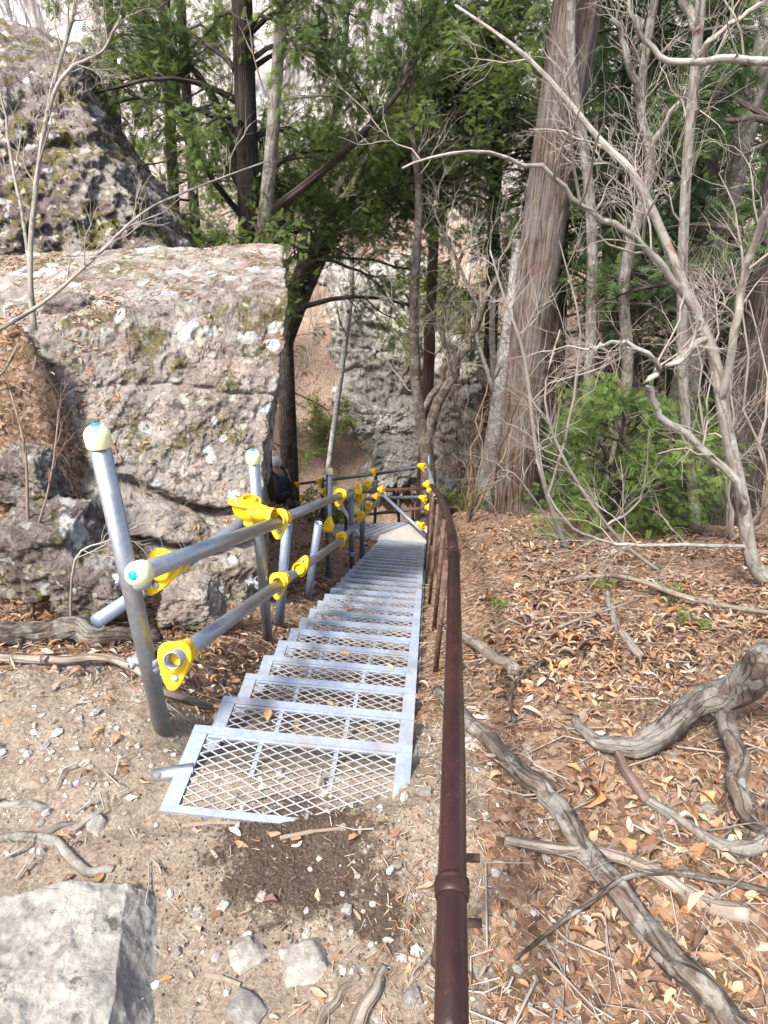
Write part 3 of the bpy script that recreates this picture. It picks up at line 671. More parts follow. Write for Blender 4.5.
# old rust-brown rails further out
old = root('old_fence', PD(410, 530, 10), 'rusty brown pipe fence behind the landing railing', 'fence')
for a, b in [((340, 493, 11.), (425, 488, 9.4)), ((345, 517, 11.2), (425, 508, 9.6))]: 
    m = MB(); m.tube([PD(*a), PD(*b)], .025, 10); obj('rail', m, M['rust'], old)
for q in ((345, 490), (398, 488), (412, 485)):
    m = MB(); m.tube([PD(q[0], q[1], 10.), PD(q[0] + 1, q[1] + 42, 10.3)], .022, 8); obj('post', m, M['rust'], old)
# ------------------------------------------------------------ brown handrail
hr = root('handrail', PG(444, 684, 0, .4, 9), 'dark reddish brown pipe handrail running down the right side of the stairs', 'handrail')
PR = .0214
H = [(451, 1060, .775), (451.5, 1024, .80), (452, 890, .955), (453.5, 760, 1.17), (454, 640, 1.72), (454, 553, 2.5)]
m = MB(); P = [PD(*a) for a in H]; m.tube(P, PR, 24); obj('rail', m, M['brown'], hr)
H2 = [(454, 556, 2.48), (452, 535, 2.95), (446, 510, 3.9), (438, 494, 5.2), (432, 486, 6.3)]
m = MB(); m.tube([PD(*a) for a in H2], PR * 1.05, 16); obj('rail', m, M['brown'], hr)
for (x, y, d_) in ((452, 889, .956), (454, 556, 2.47)):
    p0 = PD(x, y, d_); ax = PD(453.5, 760, 1.17) - PD(452, 890, .955) if y > 600 else PD(454, 553, 2.5) - PD(454, 640, 1.72)
    ax = ax / np.linalg.norm(ax)
    m = MB(); m.lathe(p0 - ax * .014, ax, [(0, PR * .9), (-.002, PR * 1.05), (0, PR * 1.12), (.006, PR * 1.19), (.014, PR * 1.21), (.019, PR * 1.12), (.021, PR * 1.2), (.026, PR * 1.18), (.030, PR * 1.02)], 28); obj('pipe_collar', m, M['brown'], hr)
for (xt, yt, xb, yb, dt) in ((447, 560, 444.5, 684, 2.45), (444.5, 520, 441.5, 615, 3.2), (438, 505, 437, 572, 4.0), (433, 497, 432, 554, 4.9), (431.5, 490, 430, 545, 5.8)):
    b_ = PG(xb, yb, 0, .4, 9); t_ = PD(xt, yt, dt) 
    m = MB(); m.tube([t_, A([t_[0], t_[1] + .01, Gs(t_[0], t_[1]) - .1]) if yt < 556 else A([t_[0], t_[1] + .02, Gs(t_[0], t_[1]) - .1])], .0115, 10); obj('post', m, M['rust'], hr)
for (x, y) in ((472, 858), (474, 923)):
    b_ = PD(x, y, 1.05); m = MB(); m.tube([b_ + A([.012, 0, 0]), b_ - A([.022, 0, 0])], .0068, 10); obj('cross_pin', m, M['rust'], hr)
p0 = PD(452, 852, 1.05); m = MB(); m.tube([PD(458, 830, 1.1), A([PD(458, 830, 1.1)[0], PD(458, 830, 1.1)[1] - .0, -.1])], .015, 10); obj('post', m, M['rust'], hr)
b_ = PG(172, 776, 0.0, .4, 4)
m = MB(); m.lathe(b_ + A([-.045, -.01, .006]), A([1., .30, -.06]), [(.05, .017), (0, .017), (0, .0205), (.10, .0205)], 18); obj('pipe_stub', m, M['galv'], None, b_, True, 'open end of a short grey pipe poking from the dirt beside the first step', 'pipe')

# ------------------------------------------------------------ branches and trees
def wob(p, q, n, amp, rng, curve=(0, 0, 0)):
    p = A(p, float); q = A(q, float); L = np.linalg.norm(q - p); t = np.linspace(0, 1, n)[:, None]
    pts = p + (q - p) * t; w = rng.normal(size=(n, 3)) * amp * L; w[0] = 0; w[-1] = 0; w = np.cumsum(w * .5, 0); w -= w[-1] * t
    return pts + w + 4 * t * (1 - t) * A(curve)
def unit(v): return v / max(np.linalg.norm(v), 1e-9)
def smoothpts(pts, k=3):
    pts = A(pts, float); n = len(pts)
    if n < 3: return pts
    t = np.arange(n); tt = np.linspace(0, n - 1, (n - 1) * k + 1); out = []
    for x in tt:
        i = min(int(x), n - 2); u = x - i; p0 = pts[max(i - 1, 0)]; p1 = pts[i]; p2 = pts[i + 1]; p3 = pts[min(i + 2, n - 1)]
        out.append(.5 * ((2 * p1) + (-p0 + p2) * u + (2 * p0 - 5 * p1 + 4 * p2 - p3) * u * u + (-p0 + 3 * p1 - 3 * p2 + p3) * u ** 3))
    return A(out)
def twigs(mb, poly, r, n, L, lvl, rng, up=.25, t0=.15, sides=4, ang=(.5, 1.1), tips=None, amp=.055):
    poly = A(poly); N = len(poly)
    for _ in range(n):
        t = t0 + (1 - t0) * rng.rand(); x = t * (N - 1); i = min(int(x), N - 2); p = poly[i] + (poly[i + 1] - poly[i]) * (x - i)
        d = unit(poly[i + 1] - poly[i]); sd_ = unit(np.cross(d, rng.normal(size=3))); a = rng.uniform(*ang) * .9
        v = unit(d * cos(a) + sd_ * sin(a) + A([0, 0, up * rng.rand()])); l = L * rng.uniform(.5, 1.1) * (1.15 - .5 * t)
        q = p + v * l; npt = 6 if lvl > 1 else 4
        ch = wob(p, q, npt, amp, rng, (0, 0, l * rng.uniform(-.08, .14)))
        rr_ = max(min(r * (1 - .6 * t) * .5, l * .013 + .0008), .0010); mb.tube(ch, np.linspace(rr_, rr_ * .35, npt), sides if rr_ > .006 else 3, False)
        if tips is not None: tips.append(ch)
        if lvl > 1: twigs(mb, ch, rr_ * 1.3, min(7, max(2, int(n * .55))), L * .55, lvl - 1, rng, up, .2, 3, ang, tips, amp)
def trunk_mb(pts, r0, r1, sides=16, flute=.08, seed=0, flare=.5, k=4):
    pts = smoothpts(pts, k); n = len(pts); t = np.linspace(0, 1, n); r = r0 + (r1 - r0) * t + r0 * flare * np.exp(-t * 16)
    def fl(P, an):
        sl = np.concatenate([[0], np.cumsum(np.linalg.norm(np.diff(P, axis=0), axis=1))])[:, None]
        Q = np.stack([np.cos(an)[None] * 2.2 + sl * 0 + seed, np.sin(an)[None] * 2.2 + sl * 0, sl * .12 / max(r0, .02) ** .9 + an[None] * 0], -1)
        Q = np.broadcast_to(Q, (len(P), len(an), 3)).reshape(-1, 3)
        return 1 + flute * 1.8 * fbm(Q * 1.5, 3).reshape(len(P), len(an))
    m = MB(); m.tube(pts, r, sides, True, fl); return m, pts, r
# -- foliage
def spray_tpl(kind, rng):
    v = []; f = []
    def leaf(p, d, w_, L, nz_=.0):
        p = A(p, float); d = unit(A(d, float)); s = unit(np.cross(d, [0, 0, 1.])); b = len(v)
        v.extend([p, p + d * L * .45 + s * w_ + A([0, 0, nz_]), p + d * L, p + d * L * .45 - s * w_ + A([0, 0, nz_])]); f.append([b, b + 1, b + 2, b + 3])
    if kind == 'flat':                       # scale-leaf conifer frond
        for k in range(5):
            x = .15 + .17 * k
            for s in (-1, 1): leaf((x, 0, -.05 * x), (.75, s * .7, -.15), .045, .42 * (1.05 - x * .75))
        leaf((0, 0, 0), (1, 0, -.05), .03, 1.0)
    elif kind == 'needle':
        for k in range(7):
            x = .1 + .12 * k
            for s in (-1, 1): leaf((x, 0, 0), (.45, s * .9, .12), .035, .30 * (1.1 - x * .5))
    elif kind == 'leaf':
        for k in range(4):
            x = .2 * k; leaf((x, 0, 0), (.6, (-1) ** k * .8, rng.uniform(-.3, .4)), .13, .5)
    return A(v), A(f)
def rotm(d, rng, n, flat=.5):
    d = d / np.maximum(np.linalg.norm(d, axis=1), 1e-9)[:, None]; up = np.tile(A([0, 0, 1.]), (n, 1)) + rng.normal(size=(n, 3)) * flat
    s = np.cross(up, d); s /= np.maximum(np.linalg.norm(s, axis=1), 1e-9)[:, None]; u = np.cross(d, s); return np.stack([d, s, u], -1)
def sprays(mb, P, D, size, kind, rng, c0, c1, flat=.5, csc=.9):
    n = len(P)
    if n == 0: return
    P = A(P); D = A(D); V, Fq = spray_tpl(kind, rng); Rm = rotm(D, rng, n, flat); sc = size * rng.uniform(.6, 1.3, n)
    W_ = np.einsum('nij,kj->nki', Rm, V) * sc[:, None, None] + P[:, None]
    Fa = Fq[None] + (np.arange(n) * len(V))[:, None, None]
    k = np.clip(.5 + .9 * fbm(P * csc, 2) + rng.normal(size=n) * .22, 0, 1)[:, None]
    c = A(c0) * (1 - k) + A(c1) * k; c = np.repeat(c, len(V), 0)
    mb.add(W_.reshape(-1, 3), Fa.reshape(-1, Fq.shape[1]), c)
GREEN = ((.035, .065, .02), (.20, .265, .065))
DKGREEN = ((.022, .048, .022), (.13, .195, .06))
def foliate(tips, rng, per=6, spread=.05):
    P = []; D = []
    for ch in tips:
        n = len(ch)
        for _ in range(per):
            x = rng.uniform(.25, 1) * (n - 1); i = min(int(x), n - 2); p = ch[i] + (ch[i + 1] - ch[i]) * (x - i); d = unit(ch[i + 1] - ch[i])
            P.append(p + rng.normal(size=3) * spread); D.append(d + rng.normal(size=3) * .55 + A([0, 0, -.15]))
    return P, D
def conifer(name, base, top, r0, label, seed, z0=.25, nb=26, bl=(1.2, 2.6), dens=5, size=.16, bark='bark_dark', az=None, cols=GREEN, group=None, kind='flat', lean=None, droop=-.1, lvl=2, flute=.08, nt=7, cat='tree', azs=.9, extra=None, path=None):
    rng = np.random.RandomState(seed); base = A(base, float); top = A(top, float)
    rt = root(name, base, label, cat, group)
    mid = [base - A([0, 0, .3]), base + (top - base) * .33 + (A(lean) if lean is not None else 0), base + (top - base) * .66 + (A(lean) * .7 if lean is not None else 0), top]
    if path is not None: mid = [base - A([0, 0, .3])] + list(path)
    m, pts, r = trunk_mb(mid, r0, r0 * (.86 if 'cedar' in name else .42), 32 if 'cedar' in name else 18, flute, seed, .32 if 'cedar' in name else .5); obj('trunk', m, M[bark], rt)
    br = MB(); tips = []; n = len(pts)
    for k in range(nb):
        t = z0 + (1 - z0) * (k + rng.rand()) / nb; x = t * (n - 1); i = min(int(x), n - 2); p = pts[i] + (pts[i + 1] - pts[i]) * (x - i)
        a = rng.uniform(0, 2 * pi) if az is None else rng.normal(az, azs); l = rng.uniform(*bl) * (1.1 - .5 * (t - z0) / (1 - z0))
        v = A([cos(a), sin(a), rng.uniform(-.05, .5)]); q = p + unit(v) * l + A([0, 0, droop * l])
        ch = wob(p, q, 8, .03, rng, (0, 0, l * .12)); rb = min(max(r[i] * .28, .012), .045); br.tube(ch, np.linspace(rb, rb * .25, 8), 6, False)
        twigs(br, ch, rb, nt, l * .42, lvl, rng, .05, .2, 4, (.4, 1.0), tips); tips.append(ch[4:])
    if extra:
        for (poly, ra, rb_) in extra:
            poly = [A(q_, float) for q_ in poly]; poly[0] = pts[np.argmin(np.linalg.norm(pts - poly[0], axis=1))]
            ch = smoothpts(poly, 3); br.tube(ch, np.linspace(ra, rb_, len(ch)), 8, False)
            l = np.linalg.norm(ch[-1] - ch[0]); twigs(br, ch, ra * .7, 17, l * .3, lvl, rng, .15, .25, 4, (.3, .9), tips)
    obj('limbs', br, M[bark], rt)
    P, D = foliate(tips, rng, dens); f = MB(); sprays(f, P, D, size, kind, rng, *cols, csc=1.3)
    obj('crown', f, M['foliage'], rt, smooth=False); return rt
def base_at(px, py, d): 
    p = PT(px, py, d); p[2] = Gs(p[0], p[1]); return p
# left dark conifer (straight trunk) and its many-stemmed neighbour
def PB(px, py, d): return PT(px, py, d * 1.33)
bA = base_at(288, 470, 12.4)
conifer('conifer_tree', base_at(260, 500, 9.6), PT(236, -140, 9.0), .20, 'dark straight conifer trunk rising behind the square boulder', 11, z0=.40, nb=44, bl=(1.0, 2.6), dens=7, size=.115, az=pi * .15, azs=1.9, droop=-.12, nt=8,
        extra=[([PT(250, 200, 9.3), PT(215, 100, 9.2), PT(160, 40, 9.3), PT(120, -10, 9.5)], .05, .012), ([PT(255, 230, 9.3), PT(195, 150, 9.0), PT(165, 30, 9.0)], .04, .012), ([PT(262, 235, 9.3), PT(330, 165, 9.2), PT(400, 90, 9.3), PT(420, 40, 9.5)], .06, .012)])
conifer('conifer_tree', bA, PB(440, 20, 8.8), .16, 'many-stemmed conifer sweeping up to the right behind the boulder', 12, z0=.52, nb=44, bl=(1.2, 3.0), dens=9, size=.13, bark='bark_brown', path=[PB(287, 400, 9), PB(286, 335, 9), PB(300, 275, 9), PB(338, 215, 9), PB(385, 130, 9), PB(440, 20, 9)], az=pi * .1, azs=1.3, lean=PB(300, 290, 9) - PB(338, 300, 9), droop=-.08, nt=8,
        extra=[([PB(290, 345, 9.1), PB(310, 285, 9.1), PB(345, 215, 9.), PB(400, 150, 9.0), PB(470, 120, 9.0)], .11, .015), ([PB(289, 330, 9.1), PB(300, 270, 9.2), PB(350, 180, 9.2), PB(440, 70, 9.2)], .09, .015),
               ([PB(287, 300, 9.1), PB(330, 240, 9.3), PB(400, 200, 9.3), PB(480, 170, 9.4)], .065, .013), ([PB(290, 260, 9.1), PB(310, 190, 9.4), PB(340, 90, 9.5), PB(350, -20, 9.5)], .08, .015),
               ([PB(286, 260, 9.1), PB(340, 200, 8.9), PB(430, 150, 8.7), PB(520, 130, 8.7)], .065, .013), ([PB(300, 250, 9.1), PB(360, 150, 9.1), PB(430, 100, 9), PB(520, 60, 9)], .065, .013)])
# slender grey trunk leaning in front of the dark conifer
def snap(ex, pts): 
    out = []
    for (poly, ra, rb) in ex:
        poly = [A(q_, float) for q_ in poly]; k = np.argmin(np.linalg.norm(pts - poly[0], axis=1))
        if np.linalg.norm(pts[k] - poly[0]) < .6: poly[0] = pts[k]
        out.append((poly, ra, rb))
    return out
def bare(name, pts, r0, r1, label, bark, seed, n=14, L=.6, lvl=2, group=None, up=.3, t0=.3, sides=12, extra=(), twig='twig', cat='tree', flute=.05, amp=.09, flare=.3, ground=True):
    rng = np.random.RandomState(seed); pts = [A(p, float) for p in pts]
    if ground: pts[0] = A([pts[0][0], pts[0][1], Gs(pts[0][0], pts[0][1]) - .05])
    rt = root(name, pts[0], label, cat, group)
    m, pp, r = trunk_mb(pts, r0, r1, sides, flute, seed, flare); extra = snap(extra, pp)
    for (poly, ra, rb) in extra:
        ch = smoothpts(poly, 4); w = rng.normal(size=ch.shape) * ra * .35; w[0] = 0; ch = ch + w; m.tube(ch, np.linspace(ra, rb, len(ch)), max(8, sides // 2), False)
    obj('trunk', m, M[bark], rt)
    t = MB(); twigs(t, pp, r0, n, L, lvl, rng, up, t0, 4, amp=amp)
    for (poly, ra, rb) in extra:
        obj('twigs', t, M[twig], rt); t = MB()
        ch = smoothpts(poly, 4); l = np.linalg.norm(ch[-1] - ch[0]); twigs(t, ch, ra * 1.1, max(5, int(n * .7)), min(L, l * .5), lvl, rng, up, .15, 4, amp=amp)
    obj('twigs', t, M[twig], rt); return rt
bare('bare_tree', [PT(262, 245, 8.7), PT(272, 140, 8.6), PT(278, 60, 8.6), PT(288, -60, 8.6)], .075, .05, 'slender grey leafless trunk leaning across the dark conifer', 'bark_grey', 21, 8, .8, ground=False,
     extra=[([PT(272, 100, 8.6), PT(310, 97, 8.5), PT(340, 93, 8.4)], .02, .006), ([PT(276, 50, 8.6), PT(300, 48, 8.5), PT(325, 52, 8.4)], .018, .006)])
# big cedar on the right
rng = np.random.RandomState(5)
cb = base_at(516, 515, 8.6)
conifer('cedar_tree', cb, PT(600, -160, 8.6), .25, 'massive reddish brown cedar trunk standing right of the landing', 31, z0=.80, nb=7, bl=(1.0, 2.2), dens=5, size=.16, bark='bark_cedar', flute=.10, cols=DKGREEN, az=2.6, azs=1.4, lean=PT(540, 300, 8.6) - PT(548, 300, 8.6))
bare('bare_tree', [PT(600, 440, 8.2), PT(592, 300, 8.2), PT(588, 180, 8.2), PT(571, 60, 8.2), PT(575, -40, 8.2)], .07, .035, 'thin grey lichen trunk just right of the massive cedar', 'bark_grey', 32, 14, .7)
bare('bare_tree', [PT(618, 470, 7.9), PT(627, 380, 7.9), PT(624, 280, 7.8), PT(650, 170, 7.7), PT(640, 100, 7.7), PT(660, -30, 7.6)], .072, .032, 'brown crooked bare trunk between the lichen trunk and the pale spotted one', 'bark_grey', 33, 16, .8,
     extra=[([PT(652, 150, 7.7), PT(668, 120, 7.6), PT(690, 90, 7.5), PT(720, 20, 7.4)], .035, .01), ([PT(645, 85, 7.7), PT(630, 60, 7.6), PT(615, 20, 7.6)], .04, .02)])
bare('bare_tree', [PT(690, 560, 6.0), PT(684, 400, 5.8), PT(682, 300, 5.6), PT(686, 180, 5.5), PT(696, 60, 5.4), PT(705, -60, 5.3)], .044, .026, 'pale bare trunk with white lichen and red spots', 'bark_pale', 34, 16, .7, amp=.1,
     extra=[([PT(696, 20, 5.4), PT(684, 0, 5.4), PT(672, -30, 5.4)], .035, .02), ([PT(690, 62, 5.4), PT(710, 40, 5.3), PT(740, 20, 5.3), PT(775, -10, 5.3)], .022, .008)])
# the curved branching tree at right foreground
bare('bare_tree', [PT(775, 590, 3.6), PT(752, 560, 3.6), PT(742, 500, 3.6), PT(725, 420, 3.6), PT(712, 350, 3.65), PT(690, 300, 3.7), PT(640, 185, 3.8), PT(600, 140, 3.9), PT(530, 60, 4.0), PT(455, 5, 4.1)], .047, .005,
     'pale gnarled tree forking widely over the right bank', 'bark_pale', 35, 13, .55, 3, ground=False, t0=.3, amp=.06, flute=.03, flare=.1,
     extra=[([PT(722, 395, 3.6), PT(735, 330, 3.5), PT(748, 260, 3.5), PT(775, 190, 3.4)], 0.0224, 0.0144),
            ([PT(775, 510, 3.5), PT(735, 480, 3.5), PT(695, 445, 3.5), PT(662, 415, 3.45), PT(648, 385, 3.4), PT(660, 370, 3.4), PT(640, 350, 3.35), PT(612, 345, 3.3), PT(590, 347, 3.3)], 0.0240, 0.0072),
            ([PT(652, 385, 3.4), PT(668, 365, 3.4), PT(690, 352, 3.4), PT(700, 320, 3.4)], 0.0160, 0.0080),
            ([PT(745, 555, 3.5), PT(700, 545, 3.4), PT(640, 545, 3.3), PT(600, 540, 3.3), PT(565, 520, 3.2), PT(535, 460, 3.2)], 0.0128, 0.0040),
            ([PT(700, 310, 3.7), PT(660, 262, 3.6), PT(625, 232, 3.5), PT(580, 205, 3.4), PT(540, 170, 3.3), PT(470, 152, 3.2), (PT(400, 168, 3.2))], .018, .004),
            ([PT(775, 62, 3.4), PT(720, 58, 3.4), PT(668, 60, 3.4), PT(640, 30, 3.4), PT(625, -10, 3.4)], .016, .007)])
# reaching twiggy branch mid-right
bare('shrub', [PT(560, 600, 4.6), PT(540, 470, 4.4), PT(525, 360, 4.3), PT(505, 300, 4.3), PT(490, 250, 4.3)], .018, .004, 'tall bare shrub with thin pale stems in front of the cedar trunk', 'twig', 36, 11, .55, 2, t0=.2, cat='shrub', sides=6,
     extra=[([PT(545, 500, 4.4), PT(570, 420, 4.3), PT(580, 330, 4.2), PT(560, 240, 4.2)], .012, .003), ([PT(550, 540, 4.5), PT(520, 480, 4.3), PT(500, 470, 4.2)], .010, .003)])
bare('shrub', [PT(650, 640, 4.0), PT(620, 540, 3.9), PT(570, 470, 3.8), PT(545, 400, 3.8), PT(560, 330, 3.8)], .014, .004, 'arching leafless shrub stem over the green sapling', 'twig', 37, 11, .5, 2, t0=.15, cat='shrub', sides=6,
     extra=[([PT(600, 520, 3.9), PT(640, 500, 3.8), PT(650, 430, 3.7)], .009, .003)])
# middle forked tree and companions
bare('forked_tree', [PT(429, 540, 9.4), PT(428, 470, 9.4), PT(424, 440, 9.4), PT(416, 380, 9.4), PT(414, 300, 9.4), PT(419, 200, 9.4), PT(410, 110, 9.4), PT(418, 40, 9.4)], .12, .012, 'dark forked tree standing behind the corner of the landing railing', 'bark_moss', 41, 16, .9,
     extra=[([PT(426, 450, 9.4), PT(440, 400, 9.3), PT(465, 345, 9.2), PT(482, 310, 9.1), PT(503, 270, 9.0)], .085, .03), ([PT(436, 420, 9.3), PT(445, 370, 9.4), PT(442, 320, 9.4), PT(465, 250, 9.4)], .05, .02), ([PT(480, 310, 9.1), PT(470, 290, 9.1), PT(430, 200, 9.2)], .03, .01)])
bare('birch_tree', [PT(482, 505, 10.5), PT(492, 450, 10.5), PT(502, 380, 10.4), PT(512, 310, 10.4), PT(520, 240, 10.4)], .15, .09, 'white barked birch leaning behind the cedar base', 'bark_white', 42, 12, 1.,
     extra=[([PT(497, 420, 10.4), PT(490, 380, 10.4), PT(478, 340, 10.4), PT(470, 300, 10.4)], .04, .02)])
bare('birch_tree', [PT(494, 480, 12.), PT(495, 420, 12), PT(492, 330, 12), PT(496, 250, 12)], .07, .04, 'thin white birch stem left of the thicker leaning birch', 'bark_white', 43, 10, 1.)
bare('bare_tree', [PT(427, 440, 14.), PT(428, 380, 14), PT(430, 320, 14), PT(434, 240, 14)], .13, .09, 'reddish straight trunk seen through the fork of the dark tree', 'bark_red', 44, 8, 1.)
bare('bare_tree', [PT(315, 430, 15.), PT(345, 345, 15), PT(352, 280, 15), PT(350, 200, 15)], .07, .03, 'pale slanting bare tree in front of the layered cliff', 'bark_white', 45, 14, 1.3)
# dark big trunks at far right
conifer('conifer_tree', base_at(725, 545, 7.0), PT(790, 120, 7.2), .28, 'dark leaning conifer trunk at the right edge behind the pale trees', 51, z0=.55, nb=12, bl=(1., 1.8), dens=4, size=.16, cols=DKGREEN, az=1.5, azs=1.5)
conifer('conifer_tree', base_at(668, 470, 10.5), PT(775, 0, 10.), .24, 'grey trunk with white lichen discs leaning right in the back', 52, z0=.4, nb=18, bl=(1., 2.2), dens=4, size=.16, bark='bark_grey', cols=DKGREEN)
# broken snag
m, pts, r = trunk_mb([PT(700, 558, 6.6), PT(680, 515, 6.5), PT(653, 462, 6.3)], .13, .075, 12, .25, 4, .4); obj('broken_snag', m, M['bark_cedar'], None, pts[0], True, 'broken slanting stump leaning left beside the green sapling', 'stump')
# background conifers
bc = [(585, 330, 15, -60), (640, 350, 14, -40), (700, 350, 15, -30), (745, 360, 13, -70), (548, 330, 17, -60), (610, 340, 19, -20), (780, 360, 16, -60), (690, 360, 20, 10), (150, 260, 14, -90), (190, 280, 15, -40), (510, 300, 13, -120), (100, 200, 16, -80), (655, 330, 11.5, -160), (735, 330, 11, -160), (575, 300, 12, -160)]
nm = ['behind the massive cedar', 'right of the cedar', 'behind the pale spotted trunk', 'near the right edge', 'left of the cedar trunk', 'behind the crooked trunk', 'at the far right edge', 'deep behind the pale trunks', 'behind the mossy rock', 'between the mossy rock and the dark conifer', 'above the bare shrub left of the cedar', 'over the mossy rock top', 'close behind the crooked brown trunk', 'close behind the pale spotted trunk', 'close behind the thin lichen trunk',  'over the birch tops', 'over the sweeping limbs of the many-stemmed conifer']
for k, (px, py, d, top) in enumerate(bc):
    b = base_at(px, py + 60, d); t = PT(px + (k * 37 % 30) - 15, top, d)
    conifer('conifer_tree', b, t, .16, 'green background conifer ' + nm[k], 60 + k, z0=(.62 if 320 < px < 565 else .5 if d < 12.5 else .3), nb=24 if d < 16 else 18, bl=(1.2, 2.8), dens=6, size=.18, cols=DKGREEN if k not in (4, 8, 9, 10, 11) else GREEN, group='background conifers', nt=6, droop=-.25)
# ------------------------------------------------------------ far bare trees on the hillside
def far_tree(seed):
    rng = np.random.RandomState(seed); t = MB(); h = 7.; pts = wob((0, 0, -.5), (rng.uniform(-.8, .8), 0, h), 8, .03, rng)
    t.tube(pts, np.linspace(.13, .03, 8), 6, False); s = MB(); twigs(s, pts, .09, 20, 2.6, 3, rng, .7, .15, 3, (.4, .9)); return t, s
protos = []
for k in range(4):
    t, s = far_tree(200 + k); rt = root('bare_tree', (0, 0, 0), 'pale leafless tree on the far hillside', 'tree', 'leafless trees on the far hillside')
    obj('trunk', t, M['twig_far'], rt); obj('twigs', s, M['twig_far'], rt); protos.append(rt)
rng = np.random.RandomState(9); cnt = 0
for k in range(150):
    y = 19 + 50 * rng.rand() ** 1.2; x = rng.uniform(-.62, .62) * (y * .9 + 3)
    if y < 24 and -2.5 < x < 1.5: continue
    o = protos[cnt] if cnt < 4 else copy_tree(protos[cnt % 4]); cnt += 1
    o.location = (x, y, Gs(x, y)); o.rotation_euler = (rng.uniform(-.08, .08), rng.uniform(-.08, .08), rng.uniform(0, 6.3)); sc = rng.uniform(.6, 1.2); o.scale = (sc, sc, sc)
# brush on the far hill as one uncountable mass
rng = np.random.RandomState(10); m = MB()
for k in range(5200):
    y = 17 + 45 * rng.rand() ** 1.3; x = rng.uniform(-.65, .65) * (y * .95 + 3); z = G0(A([x]), A([y]))[0]
    q = A([x, y, z]) + A([rng.normal() * .4, rng.normal() * .4, rng.uniform(.6, 2.2)]); m.tube(wob((x, y, z - .1), q, 4, .08, rng), np.linspace(.016, .006, 4), 3, False)
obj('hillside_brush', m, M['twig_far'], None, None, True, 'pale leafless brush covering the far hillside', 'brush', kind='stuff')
# green bushes on the opposite slope
def bush(px, py, d, w_, h_, label, seed, cols, size=.12, n=900, kind='leaf', name='bush', cat='bush', group=None, nst=14, lvl=2, twig='twig_brown'):
    rng = np.random.RandomState(seed); b = PG(px, py) if d is None else base_at(px, py, d); rt = root(name, b, label, cat, group)
    st = MB(); tips = []
    for k in range(nst):
        a = rng.uniform(0, 2 * pi); q = b + A([cos(a) * w_ * rng.uniform(.2, 1), sin(a) * w_ * rng.uniform(.2, 1), h_ * rng.uniform(.5, 1)])
        ch = wob(b, q, 6, .05, rng); st.tube(ch, np.linspace(.012, .004, 6) * (1 + h_ * .5), 4, False); twigs(st, ch, .012, 5, h_ * .4, lvl, rng, .2, .3, 3, tips=tips); tips.append(ch[3:])
    obj('stems', st, M[twig], rt)
    P, D = foliate(tips, rng, max(1, n // max(len(tips), 1)), .06 * h_); f = MB(); sprays(f, P, D, size, kind, rng, *cols, csc=2.5); obj('leaves', f, M['foliage'], rt, smooth=False); return rt
LIME = ((.10, .13, .035), (.30, .34, .10))
MIDG = ((.05, .09, .025), (.16, .22, .07))
bush(335, 462, 14., 1.2, 1.3, 'light green bush on the rusty slope behind the railing', 301, LIME, .13, 1600)
bush(305, 480, 12., .9, 1.3, 'darker green bush beside the dark trunk and the hiker', 302, MIDG, .12, 1400)
bush(318, 400, 17., 1.4, 1.0, 'pale green scrub below the layered cliff', 303, LIME, .14, 1000)
bush(462, 500, 10., .5, .5, 'small light green bush left of the birch base', 304, LIME, .07, 700)
bush(440, 310, 19., 1.6, 2.6, 'yellow green tree top beside the dark cliff', 305, LIME, .2, 1500)
bush(560, 420, 15., 2.2, 2.0, 'dull green thicket behind the cedar trunk', 306, MIDG, .18, 1400)
bush(700, 430, 13., 2.2, 2.2, 'dull green thicket behind the pale trunks', 307, MIDG, .18, 1400)
# hemlock-like sapling
conifer('conifer_sapling', base_at(592, 562, 6.1), PT(626, 412, 6.1), .03, 'bright green young conifer growing on the bank right of the cedar', 310, z0=.02, nb=40, bl=(.5, 1.15), dens=5, size=.085, cols=((.035, .07, .02), (.26, .38, .09)), kind='needle', nt=8, droop=-.02, bark='bark_dark', azs=2)
conifer('conifer_sapling', base_at(640, 530, 6.8), PT(655, 470, 6.8), .025, 'dark green low sapling behind the bright young conifer', 311, z0=.02, nb=18, bl=(.4, .8), dens=5, size=.085, cols=MIDG, kind='needle', nt=6)
for k, (px, py, w_, h_, lb) in enumerate([(662, 598, .10, .10, 'small bright green seedling under the sapling at right'), (492, 612, .12, .05, 'low green tuft beside the second rusty post'), (598, 590, .08, .06, 'tiny green seedling beneath the bright young conifer'), (690, 628, .08, .05, 'tiny green plant in the leaves near the right edge'), (758, 250, .1, .1, '')][:4]):
    bush(px, py, None, w_, h_, lb, 320 + k, ((.10, .15, .03), (.26, .34, .08)), .03, 140, 'leaf', 'seedling', 'plant', 'seedlings on the right bank', 8, 1)
# leafy sprigs at right edge
bush(770, 262, None if False else 4.0, .01, .01, 'x', 1, LIME, .01, 1) if False else None
# ------------------------------------------------------------ shrubs, logs, roots
def log(name, pts, r0, r1, label, mat, seed, cat='log', n=0, L=.3, sides=14, flute=.16, lvl=2, group=None, twig=None):
    rng = np.random.RandomState(seed); pts = smoothpts(pts, 3); w0 = rng.normal(size=pts.shape) * min(r0, r1) * .28; w0[:, 2] *= .4; w0[0] = 0; pts = pts + w0 - A([0, 0, .006])
    m, pp, r = trunk_mb(pts, r0, r1, sides, flute, seed, 0., 3)
    rt = root(name, pp[0], label, cat, group)
    # closing faces
    for e, c_ in ((0, pp[0]), (-1, pp[-1])):
        pass
    pr = MB(); 
    w = rng.normal(size=pp.shape) * r0 * .08
    obj('stem', m, M[mat], rt)
    if n:
        t = MB(); twigs(t, pp, r0 * .8, n, L, lvl, rng, .1, .1, 4); obj('twigs', t, M[twig or mat], rt)
    return rt
def gp(px, py, dz): return PG(px, py, dz, .4, 12)
